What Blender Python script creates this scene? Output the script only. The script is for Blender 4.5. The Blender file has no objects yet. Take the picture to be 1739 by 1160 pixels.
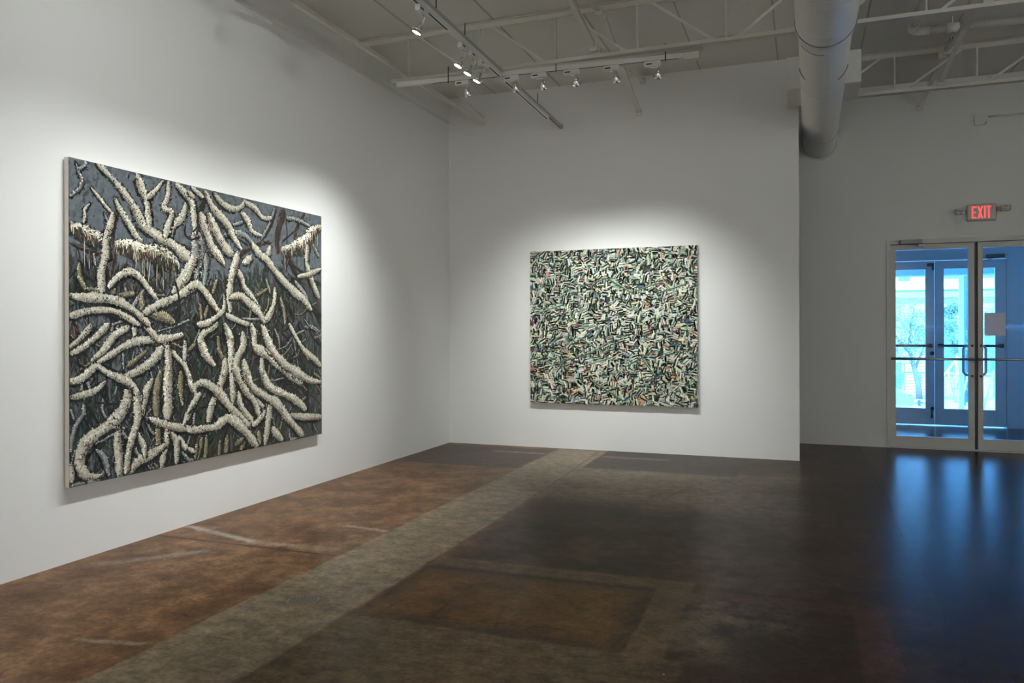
import bpy, math, random
from mathutils import Vector, Matrix
SC = bpy.context.scene
COL = SC.collection
PI = math.pi

# ------------------------------------------------------------------ helpers
def s2l(c):
    return tuple(((v/255)/12.92 if v/255 <= .04045 else ((v/255+.055)/1.055)**2.4) for v in c)

class MB:
    """collects polygons and links them as ONE mesh object"""
    def __init__(self):
        self.v = []; self.f = []; self.sm = []
    def add(self, vs, fs, smooth=False):
        o = len(self.v)
        self.v += [tuple(p) for p in vs]
        self.f += [tuple(i+o for i in f) for f in fs]
        self.sm += [smooth]*len(fs)
        return self
    def box(self, x0, x1, y0, y1, z0, z1):
        vs = [(x0,y0,z0),(x1,y0,z0),(x1,y1,z0),(x0,y1,z0),(x0,y0,z1),(x1,y0,z1),(x1,y1,z1),(x0,y1,z1)]
        return self.add(vs, [(0,3,2,1),(4,5,6,7),(0,1,5,4),(1,2,6,5),(2,3,7,6),(3,0,4,7)])
    def bevbox(self, x0, x1, y0, y1, z0, z1, b=.006):
        """box with all edges chamfered (corner triangles left as tiny faces)"""
        c = ((x0+x1)/2,(y0+y1)/2,(z0+z1)/2); h = ((x1-x0)/2,(y1-y0)/2,(z1-z0)/2)
        vs = []; idx = {}
        for sx in (-1,1):
            for sy in (-1,1):
                for sz in (-1,1):
                    s = (sx,sy,sz)
                    for a in range(3):
                        p = [c[i]+s[i]*(h[i] if i == a else h[i]-b) for i in range(3)]
                        idx[(s,a)] = len(vs); vs.append(tuple(p))
        fs = []
        for a in range(3):
            b1, b2 = (a+1)%3, (a+2)%3
            for s in (-1,1):
                q = []
                for t1,t2 in ((-1,-1),(1,-1),(1,1),(-1,1)):
                    k = [0,0,0]; k[a]=s; k[b1]=t1; k[b2]=t2
                    q.append(idx[(tuple(k),a)])
                fs.append(tuple(q if s > 0 else q[::-1]))
            for t1 in (-1,1):
                for t2 in (-1,1):
                    k0=[0,0,0]; k1=[0,0,0]; k0[a]=-1; k1[a]=1
                    for k in (k0,k1): k[b1]=t1; k[b2]=t2
                    q = [idx[(tuple(k0),b1)], idx[(tuple(k1),b1)], idx[(tuple(k1),b2)], idx[(tuple(k0),b2)]]
                    fs.append(tuple(q if t1*t2 < 0 else q[::-1]))
        for sx in (-1,1):
            for sy in (-1,1):
                for sz in (-1,1):
                    s=(sx,sy,sz); q=[idx[(s,0)],idx[(s,1)],idx[(s,2)]]
                    fs.append(tuple(q if sx*sy*sz > 0 else q[::-1]))
        return self.add(vs, fs)
    def bar(self, p0, p1, w, h, up=(0,0,1)):
        p0=Vector(p0); p1=Vector(p1); d=(p1-p0).normalized()
        u=Vector(up)
        if abs(d.dot(u)) > .99: u=Vector((1,0,0))
        s=d.cross(u).normalized(); u=s.cross(d).normalized()
        vs=[]
        for p in (p0,p1):
            for a,b in ((-1,-1),(1,-1),(1,1),(-1,1)):
                vs.append(p+s*(a*w/2)+u*(b*h/2))
        return self.add(vs, [(0,1,2,3),(7,6,5,4),(0,4,5,1),(1,5,6,2),(2,6,7,3),(3,7,4,0)])
    def tube(self, pts, r, n=12, closed=False, caps=True, smooth=True):
        pts=[Vector(p) for p in pts]; m=len(pts)
        rs = r if isinstance(r,(list,tuple)) else [r]*m
        tg=[]
        for i in range(m):
            if closed: t=pts[(i+1)%m]-pts[i-1]
            else: t=pts[min(m-1,i+1)]-pts[max(0,i-1)]
            tg.append(t.normalized())
        u=Vector((0,0,1)) if abs(tg[0].z)<.9 else Vector((1,0,0))
        vs=[]
        for i in range(m):
            s=tg[i].cross(u)
            if s.length<1e-6: s=tg[i].orthogonal()
            s.normalize(); u=s.cross(tg[i]).normalized()
            for k in range(n):
                a=2*PI*k/n
                vs.append(pts[i]+s*(math.cos(a)*rs[i])+u*(math.sin(a)*rs[i]))
        fs=[]
        for i in range(m if closed else m-1):
            j=(i+1)%m
            for k in range(n):
                l=(k+1)%n
                fs.append((i*n+k,i*n+l,j*n+l,j*n+k))
        self.add(vs,fs,smooth)
        if caps and not closed:
            o=len(self.v)-m*n
            self.f.append(tuple(o+k for k in range(n))[::-1]); self.sm.append(False)
            self.f.append(tuple(o+(m-1)*n+k for k in range(n))); self.sm.append(False)
        return self
    def lathe(self, prof, M=Matrix(), n=24, smooth=True, c0=False, c1=False):
        """profile of (radius, z) spun about local z, placed by M"""
        vs=[]
        for r,z in prof:
            for k in range(n):
                a=2*PI*k/n; vs.append(M @ Vector((r*math.cos(a),r*math.sin(a),z)))
        fs=[]
        for i in range(len(prof)-1):
            for k in range(n):
                l=(k+1)%n; fs.append((i*n+k,i*n+l,(i+1)*n+l,(i+1)*n+k))
        o=len(self.v); self.add(vs,fs,smooth)
        if c0: self.f.append(tuple(o+k for k in range(n))[::-1]); self.sm.append(False)
        if c1: self.f.append(tuple(o+(len(prof)-1)*n+k for k in range(n))); self.sm.append(False)
        return self
    def prism(self, poly, axis, a0, a1):
        """2-D polygon pulled along an axis; poly in the two other axes"""
        def mk(p,a):
            return {'x':(a,p[0],p[1]),'y':(p[0],a,p[1]),'z':(p[0],p[1],a)}[axis]
        n=len(poly)
        vs=[mk(p,a0) for p in poly]+[mk(p,a1) for p in poly]
        fs=[tuple(range(n))[::-1],tuple(range(n,2*n))]+[(i,(i+1)%n,n+(i+1)%n,n+i) for i in range(n)]
        return self.add(vs,fs)
    def build(self, name, mat, parent=None, loc=None, cols=None):
        me=bpy.data.meshes.new(name)
        me.from_pydata(self.v,[],self.f)
        me.polygons.foreach_set('use_smooth',self.sm)
        if cols is not None:
            at=me.color_attributes.new('paint','FLOAT_COLOR','CORNER')
            buf=[]
            for f,c in zip(self.f,cols):
                buf += (list(c)+[1.0])*len(f)
            at.data.foreach_set('color',buf)
        me.validate(); me.update()
        o=bpy.data.objects.new(name,me); COL.objects.link(o)
        if mat: me.materials.append(mat)
        if parent is not None:
            o.parent=parent
            o.matrix_parent_inverse=Matrix.Translation(parent.location).inverted()
        if loc is not None:      # give the object an origin of its own
            me.transform(Matrix.Translation(-Vector(loc))); o.location=loc
        return o

def tag(o, label=None, cat=None, group=None, kind=None):
    if label: o['label']=label
    if cat: o['category']=cat
    if group: o['group']=group
    if kind: o['kind']=kind
    return o
def thing(name, loc, label, cat, group=None, kind=None):
    o=bpy.data.objects.new(name,None); COL.objects.link(o); o.location=loc; o.empty_display_size=.1
    return tag(o,label,cat,group,kind)
def part(mb, name, mat, parent, label=None):
    o=mb.build(name,mat,parent)
    if label: o['label']=label
    return o

# ------------------------------------------------------------------ materials
class NT:
    def __init__(self, name):
        self.m=bpy.data.materials.new(name); self.m.use_nodes=True
        self.t=self.m.node_tree; self.n=self.t.nodes; self.l=self.t.links
        self.b=self.n['Principled BSDF']; self.out=self.n['Material Output']
        self.geo=None
    def node(self, ty, **kw):
        nd=self.n.new(ty)
        for k,v in kw.items(): setattr(nd,k,v)
        return nd
    def sock(self, i, v):
        if isinstance(v, bpy.types.NodeSocket): self.l.new(v,i)
        elif v is not None: i.default_value=v
    def pos(self):
        if not self.geo: self.geo=self.n.new('ShaderNodeNewGeometry')
        return self.geo.outputs['Position']
    def math(self, op, a, b=None, clamp=False):
        nd=self.node('ShaderNodeMath',operation=op,use_clamp=clamp)
        self.sock(nd.inputs[0],a); self.sock(nd.inputs[1],b); return nd.outputs[0]
    def vmath(self, op, a, b=None):
        nd=self.node('ShaderNodeVectorMath',operation=op)
        self.sock(nd.inputs[0],a); self.sock(nd.inputs[1],b); return nd.outputs[0]
    def noise(self, scale, detail=4, rough=.55, vec=None, color=False, dist=0):
        nd=self.node('ShaderNodeTexNoise')
        self.sock(nd.inputs['Vector'], vec if vec is not None else self.pos())
        nd.inputs['Scale'].default_value=scale; nd.inputs['Detail'].default_value=detail
        nd.inputs['Roughness'].default_value=rough; nd.inputs['Distortion'].default_value=dist
        return nd.outputs['Color' if color else 'Fac']
    def ramp(self, v, a, b, lo=0., hi=1., smooth=True):
        nd=self.node('ShaderNodeMapRange'); nd.interpolation_type='SMOOTHSTEP' if smooth else 'LINEAR'
        self.sock(nd.inputs[0],v)
        for i,x in zip((1,2,3,4),(a,b,lo,hi)): nd.inputs[i].default_value=x
        return nd.outputs[0]
    def mix(self, f, a, b, mode='MIX'):
        nd=self.node('ShaderNodeMix',data_type='RGBA',blend_type=mode)
        self.sock(nd.inputs[0],f)
        for i,c in ((6,a),(7,b)):
            self.sock(nd.inputs[i], c if isinstance(c,bpy.types.NodeSocket) else (*c,1.))
        return nd.outputs[2]
    def bump(self, h, strength=.2, dist=.01):
        nd=self.node('ShaderNodeBump'); nd.inputs['Strength'].default_value=strength; nd.inputs['Distance'].default_value=dist
        self.sock(nd.inputs['Height'],h); self.l.new(nd.outputs[0],self.b.inputs['Normal'])
    def col(self, c): self.sock(self.b.inputs['Base Color'], c if isinstance(c,bpy.types.NodeSocket) else (*c,1.)); return self
    def set(self, **kw):
        for k,v in kw.items(): self.sock(self.b.inputs[k.replace('_',' ')],v)
        return self

def simple(name, rgb, rough=.5, metal=0., var=.06, scale=12., spec=.5, coat=0.):
    """painted or plain surface with a little procedural unevenness"""
    t=NT(name); f=t.noise(scale,3)
    lo=tuple(max(0,c*(1-var)) for c in rgb); hi=tuple(min(1,c*(1+var)) for c in rgb)
    t.col(t.mix(f,lo,hi)); t.set(Roughness=rough,Metallic=metal,Specular_IOR_Level=spec,Coat_Weight=coat)
    return t.m

def emitter(name, rgb, strength):
    t=NT(name); t.col((.02,.02,.02)); t.set(Emission_Strength=strength); t.b.inputs['Emission Color'].default_value=(*rgb,1)
    return t.m

def m_wall(name, rgb=(.80,.80,.785)):
    t=NT(name)
    f=t.noise(1.3,3); g=t.noise(160,2)
    t.col(t.mix(f,tuple(c*.975 for c in rgb),tuple(min(1,c*1.015) for c in rgb)))
    t.set(Roughness=.62,Specular_IOR_Level=.3); t.bump(g,.05,.002); return t.m

def m_glass(name, tint=(.9,.96,1.)):
    t=NT(name); n=t.n; n.remove(t.b)
    tr=t.node('ShaderNodeBsdfTransparent'); tr.inputs[0].default_value=(*tint,1)
    gl=t.node('ShaderNodeBsdfGlossy'); gl.inputs['Roughness'].default_value=.02
    fr=t.node('ShaderNodeFresnel'); fr.inputs[0].default_value=1.45
    mx=t.node('ShaderNodeMixShader'); t.l.new(fr.outputs[0],mx.inputs[0]); t.l.new(tr.outputs[0],mx.inputs[1]); t.l.new(gl.outputs[0],mx.inputs[2])
    t.l.new(mx.outputs[0],t.out.inputs[0]); return t.m

def m_vinyl(name='white_vinyl', c=(.92,.92,.93), thru=.9):
    t=NT(name); t.col(t.mix(t.noise(30,2),tuple(v*.97 for v in c),c)); t.set(Roughness=.6)
    tl=t.node('ShaderNodeBsdfTranslucent'); tl.inputs[0].default_value=(*c,1)
    mx=t.node('ShaderNodeMixShader'); mx.inputs[0].default_value=thru; t.l.new(t.b.outputs[0],mx.inputs[1]); t.l.new(tl.outputs[0],mx.inputs[2]); t.l.new(mx.outputs[0],t.out.inputs[0])
    return t.m

def m_paint(name, rough=.38):
    t=NT(name); a=t.node('ShaderNodeVertexColor'); a.layer_name='paint'
    g=t.noise(55,5,.7); h=t.noise(190,3,.6)
    c=t.mix(t.ramp(g,.3,.7),(.80,.80,.80),(1.12,1.12,1.10))
    t.col(t.mix(1.,a.outputs[0],c,'MULTIPLY')); t.set(Roughness=rough,Specular_IOR_Level=.35)
    t.bump(h,.15,.003); return t.m

def m_floor():
    t=NT('stained_concrete'); P=t.pos()
    w1=t.vmath('SUBTRACT',t.noise(2.2,5,.6,color=True),(.5,.5,.5))
    w2=t.vmath('SUBTRACT',t.noise(14,4,.6,color=True),(.5,.5,.5))
    def sc(v,k):
        nd=t.node('ShaderNodeVectorMath',operation='SCALE'); t.l.new(v,nd.inputs[0]); nd.inputs['Scale'].default_value=k; return nd.outputs[0]
    Q=t.vmath('ADD',P,t.vmath('ADD',sc(w1,.035),sc(w2,.025)))     # ragged edges
    S=t.vmath('ADD',P,sc(w2,.018))                               # straighter edges
    def rect(x0,x1,y0,y1,soft=.02,v=None):
        d=t.vmath('ABSOLUTE',t.vmath('SUBTRACT',v or S,((x0+x1)/2,(y0+y1)/2,0)))
        d=t.vmath('SUBTRACT',d,((x1-x0)/2,(y1-y0)/2,0))
        sp=t.node('ShaderNodeSeparateXYZ'); t.l.new(d,sp.inputs[0])
        return t.ramp(t.math('MAXIMUM',sp.outputs[0],sp.outputs[1]),soft,-soft)
    def mul(a,b): return t.math('MULTIPLY',a,b,True)
    sx=t.node('ShaderNodeSeparateXYZ'); t.l.new(Q,sx.inputs[0]); X,Y=sx.outputs[0],sx.outputs[1]
    n1=t.noise(.9,6,.6); n2=t.noise(3.1,6,.65); n3=t.noise(11,6,.7); n4=t.noise(46,4,.7)
    # stretched trowel marks
    mp=t.node('ShaderNodeMapping'); mp.inputs['Scale'].default_value=(3.2,14,1); mp.inputs['Rotation'].default_value=(0,0,.5); t.l.new(P,mp.inputs[0])
    n5=t.noise(1.6,6,.65,vec=mp.outputs[0],dist=.8)
    K=KFLOOR
    brown=t.mix(t.ramp(n2,.33,.68),K['br0'],K['br1'])
    dark=t.mix(t.ramp(n2,.3,.7),K['dk0'],K['dk1'])
    c=t.mix(t.ramp(X,-1.95,-1.75),brown,dark)
    # lighter worn band in front of the back wall
    c=t.mix(mul(mul(rect(-2.0,-.1,5.5,6.95,.35,Q),.9),t.ramp(n2,.25,.55,.6,1.)),c,K['worn'])
    # dark square patches by the back wall
    c=t.mix(mul(rect(-3.66,-2.42,6.55,7.72,.010),.85),c,K['patch'])
    c=t.mix(mul(rect(-1.90,-.53,6.80,7.80,.010),.85),c,K['patch'])
    c=t.mix(mul(rect(-3.0,-2.45,7.40,7.47,.02),.6),c,K['strip'])
    c=t.mix(mul(rect(-1.85,-1.2,7.42,7.50,.03),.5),c,K['strip'])
    c=t.mix(mul(t.ramp(n3,.62,.72),rect(-1.5,-.45,6.3,6.75,.1,Q)),c,(.03,.024,.02))
    # framed patch on the right foreground
    c=t.mix(mul(rect(-.49,.20,2.2,3.66,.012),.75),c,K['pitR'])
    c=t.mix(mul(mul(rect(-.49,-.30,3.0,3.66,.12,Q),t.ramp(n2,.36,.62)),.8),c,K['pale'])
    c=t.mix(mul(mul(rect(-.40,-.05,3.35,3.6,.12,Q),t.ramp(n3,.36,.66)),.45),c,K['pale'])
    c=t.mix(mul(rect(.20,.34,2.0,3.76,.012),.6),c,K['red'])
    c=t.mix(mul(rect(-.5,.34,3.66,3.78,.012),.45),c,K['red'])
    # grey trench and the grey apron in front
    grey=t.mix(t.ramp(n5,.3,.7),K['gr0'],K['gr1'])
    apron=t.mix(t.ramp(n5,.3,.7),K['ap0'],K['ap1'])
    c=t.mix(mul(rect(-2.38,-.42,-1.,2.93,.02,Q),t.ramp(X,.0,-.9)),c,apron)
    strip=rect(-2.40,-1.88,-2.,7.83,.014,Q)
    c=t.mix(strip,c,grey)
    # brown pit with a pale frame
    c=t.mix(mul(rect(-1.86,-.50,3.69,3.86,.012,Q),.8),c,K['frame'])
    c=t.mix(mul(rect(-.66,-.50,2.88,3.8,.009),.9),c,K['frame'])
    pit=t.mix(t.ramp(n2,.3,.7),K['pit0'],K['pit1'])
    pm=rect(-1.86,-.655,2.94,3.69,.010,Q)
    c=t.mix(pm,c,pit)
    edge=mul(pm,t.math('SUBTRACT',1.,rect(-1.80,-.74,3.0,3.62,.05,Q)))
    c=t.mix(mul(edge,t.ramp(n3,.35,.65)),c,(.022,.016,.011))
    c=t.mix(mul(mul(pm,t.ramp(n3,.60,.70)),.7),c,(.03,.02,.012))
    # crack and pale filler in the brown floor by the left wall
    def line(x0,y0,x1,y1,w,v=None):
        dx,dy=x1-x0,y1-y0; L=math.hypot(dx,dy)
        nd=t.node('ShaderNodeMapping',vector_type='TEXTURE'); nd.inputs['Location'].default_value=((x0+x1)/2,(y0+y1)/2,0)
        nd.inputs['Rotation'].default_value=(0,0,math.atan2(dy,dx)); t.l.new(v or S,nd.inputs[0])
        d=t.vmath('SUBTRACT',t.vmath('ABSOLUTE',nd.outputs[0]),(L/2,w/2,0))
        sp=t.node('ShaderNodeSeparateXYZ'); t.l.new(d,sp.inputs[0])
        return t.ramp(t.math('MAXIMUM',sp.outputs[0],sp.outputs[1]),w*.8,-w*.4)
    c=t.mix(mul(line(-3.69,3.66,-2.42,3.66,.016),.85),c,(.03,.02,.014))
    c=t.mix(mul(line(-3.66,3.90,-3.05,3.74,.035,Q),.75),c,(.30,.27,.23))
    c=t.mix(mul(line(-3.05,3.74,-2.5,3.76,.05,Q),.35),c,(.30,.24,.18))
    c=t.mix(mul(line(-3.55,3.05,-3.15,3.5,.05,Q),.30),c,(.28,.25,.22))
    c=t.mix(mul(line(-2.75,2.30,-2.45,2.36,.02,Q),.5),c,(.25,.22,.18))
    c=t.mix(mul(line(-2.72,4.25,-2.42,4.22,.03,Q),.5),c,(.30,.27,.22))
    for L_ in ((-1.737,2.99,-.95,3.08,.010),(-.95,3.12,-.62,3.10,.010),(-1.757,2.88,-1.73,3.20,.010),(-1.50,2.93,-1.52,3.26,.010),(-1.20,2.96,-1.26,3.25,.010)):
        c=t.mix(mul(line(*L_),.5),c,(.03,.018,.010))
    c=t.mix(mul(line(-1.875,4.3,-1.90,6.0,.014),.6),c,(.05,.04,.03))
    c=t.mix(mul(line(-1.90,6.0,-1.97,7.75,.018),.6),c,(.05,.04,.03))
    c=t.mix(mul(line(-1.84,3.69,-.66,3.70,.035,Q),.75),c,(.02,.015,.011))
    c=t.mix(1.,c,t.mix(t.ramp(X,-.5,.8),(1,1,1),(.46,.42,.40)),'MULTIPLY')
    # general mottling and flecks
    c=t.mix(1.,c,t.mix(t.ramp(n1,.3,.7),(.72,.72,.72),(1.22,1.22,1.22)),'MULTIPLY')
    c=t.mix(1.,c,t.mix(t.ramp(n3,.3,.7),(.62,.62,.62),(1.34,1.32,1.30)),'MULTIPLY')
    c=t.mix(1.,c,t.mix(t.ramp(n4,.32,.68),(.76,.76,.76),(1.2,1.2,1.2)),'MULTIPLY')
    vo=t.node('ShaderNodeTexVoronoi'); vo.inputs['Scale'].default_value=3.3; t.l.new(P,vo.inputs['Vector'])
    c=t.mix(t.ramp(vo.outputs['Distance'],.020,.010),c,(.32,.28,.22))
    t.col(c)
    px_=t.node('ShaderNodeSeparateXYZ'); t.l.new(P,px_.inputs[0])
    r=t.ramp(px_.outputs[0],.2,1.5,K['roughL'],K['roughR'])
    t.set(Roughness=r,Specular_IOR_Level=t.ramp(px_.outputs[1],9.06,9.10,K['spec'],.35),Coat_Weight=K['coat'],Coat_Roughness=K['coatr'])
    hh=t.math('ADD',t.math('MULTIPLY',n3,.6),t.math('MULTIPLY',n4,.3))
    t.bump(hh,K['bump'],.006)
    return t.m

KL=dict(EF=46.,EA=85.,EB=68.,angA=82,angB=73,tA=.35,tB=.6,lc=(.97,1.,.99),sky=(.10,.43,1.),skys=16.,sun=10.,sunc=(.62,.86,1.),exposure=0.,EG=2400.,angG=74,
 gal=[(3.3,5.5,3.6,1.7),(1.6,5.5,1.6,1.7),(-.2,5.5,-.4,1.7),(-2.,5.5,-2.2,1.7),(-3.,1.6,-5.,1.7),(-3.5,-.8,-5.,1.7)])
KFLOOR=dict(br0=(.076,.039,.019),br1=(.172,.096,.049),dk0=(.020,.0118,.0068),dk1=(.053,.033,.0195),
 worn=(.17,.125,.082),patch=(.038,.029,.024),strip=(.26,.20,.15),pitR=(.027,.017,.011),pale=(.14,.112,.078),
 red=(.07,.034,.019),gr0=(.145,.113,.074),gr1=(.190,.150,.102),ap0=(.070,.048,.026),ap1=(.102,.075,.044),
 frame=(.10,.066,.038),pit0=(.062,.031,.010),pit1=(.115,.064,.024),roughL=.285,roughR=.225,coat=.0,coatr=.15,bump=.16,spec=.026)

M={}
M['wall']=m_wall('white_wall_paint')
M['ceil']=m_wall('ceiling_paint',(.70,.69,.64))
M['steel']=simple('cream_painted_steel',(.66,.64,.57),.5,0,.05)
M['duct']=None
M['floor']=m_floor()
M['alu']=simple('painted_door_aluminium',(.50,.485,.455),.42,0,.05)
M['alub']=simple('dull_steel',(.42,.42,.42),.32,.9,.05)
M['closer']=simple('closer_bronze',(.13,.125,.115),.4,.3)
M['dark']=simple('black_rubber',(.012,.012,.012),.6)
M['chrome']=simple('chrome',(.86,.86,.87),.12,1.,.03)
M['white']=simple('white_enamel',(.76,.76,.73),.35,0,.03)
M['track']=simple('grey_track',(.40,.40,.37),.4,.2,.05)
M['slot']=simple('dark_slot',(.03,.03,.028),.6)
M['canvas']=simple('primed_canvas_edge',(.66,.60,.53),.8,0,.05,30)
M['wood']=simple('stretcher_wood',(.45,.33,.2),.7,0,.1,20)
M['lamp']=emitter('lit_lamp',(1.,.97,.92),40.)
M['exit']=emitter('lit_red_letters',(1.,.085,.085),1.15)
M['housing']=simple('sign_housing',(.52,.46,.40),.5,0,.04)
M['glass']=m_glass('door_glass')
M['vinyl']=m_vinyl()
M['paper']=m_vinyl('notice_paper',(.84,.80,.82),.22)
M['brass']=simple('drain_brass',(.16,.12,.075),.45,.7,.15,60)
t=NT('spiral_duct_paint')
wv=t.node('ShaderNodeTexWave',wave_type='BANDS',bands_direction='Y'); wv.inputs['Scale'].default_value=8.0; wv.inputs['Distortion'].default_value=.6; wv.inputs['Detail'].default_value=1.
t.l.new(t.pos(),wv.inputs['Vector'])
t.col(t.mix(t.noise(4,4),(.70,.69,.65),(.76,.75,.71))); t.set(Roughness=.5); t.bump(wv.outputs['Fac'],.25,.006); M['duct']=t.m

# ------------------------------------------------------------------ the room
XL,YB,YD,ZC=-3.6888,7.8363,9.057,3.82
def struct(name, mb, m, label=None, cat=None):
    o=mb.build(name,m); tag(o,label,cat,None,'structure'); return o
struct('floor',MB().box(-3.9,5.7,-5.2,12.8,-.12,0),M['floor'],'stained brown concrete floor with a grey trench strip and dark patches','floor')
cb=MB().box(-3.9,5.7,-5.2,9.21,ZC,ZC+.15)
struct('ceiling',cb,M['ceil'],'cream painted roof deck above the open steel joists','ceiling')
# seams between the roof boards
sm=MB()
x=XL+.565
while x<5.4:
    sm.box(x-.006,x+.006,-5,9.05,ZC-.004,ZC+.01); x+=.725
struct('trim_3',sm,simple('board_seam',(.42,.41,.37),.7),'thin seam strips between the boards of the roof deck','seam')
struct('wall_left',MB().box(XL-.2,XL,-5.2,9.21,0,ZC),M['wall'],'long white wall behind the large tangled root painting','wall')
struct('trim_1',MB().box(XL,XL+.005,-5.0,YB,3.535,3.570),simple('drywall_cap',(.70,.695,.66),.7),'thin cap line high on the long left wall','trim')
struct('wall_back',MB().box(XL,-.037,YB,YB+.12,0,ZC),M['wall'],'white partition wall behind the small green stroke painting','wall')
we=MB().box(XL,.82,YD,YD+.15,0,ZC); we.box(.82,2.475,YD,YD+.15,2.18,ZC); we.box(2.475,5.7,YD,YD+.15,0,ZC)
struct('wall_entrance',we,M['wall'],'dim white wall that holds the glass double doors','wall')
struct('wall_right',MB().box(5.5,5.7,-5.2,YD,0,ZC),M['wall'],'white side wall out of frame on the right','wall')
struct('wall_rear',MB().box(XL,5.5,-5.2,-5.,0,ZC),M['wall'],'white wall behind the viewpoint','wall')

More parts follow.
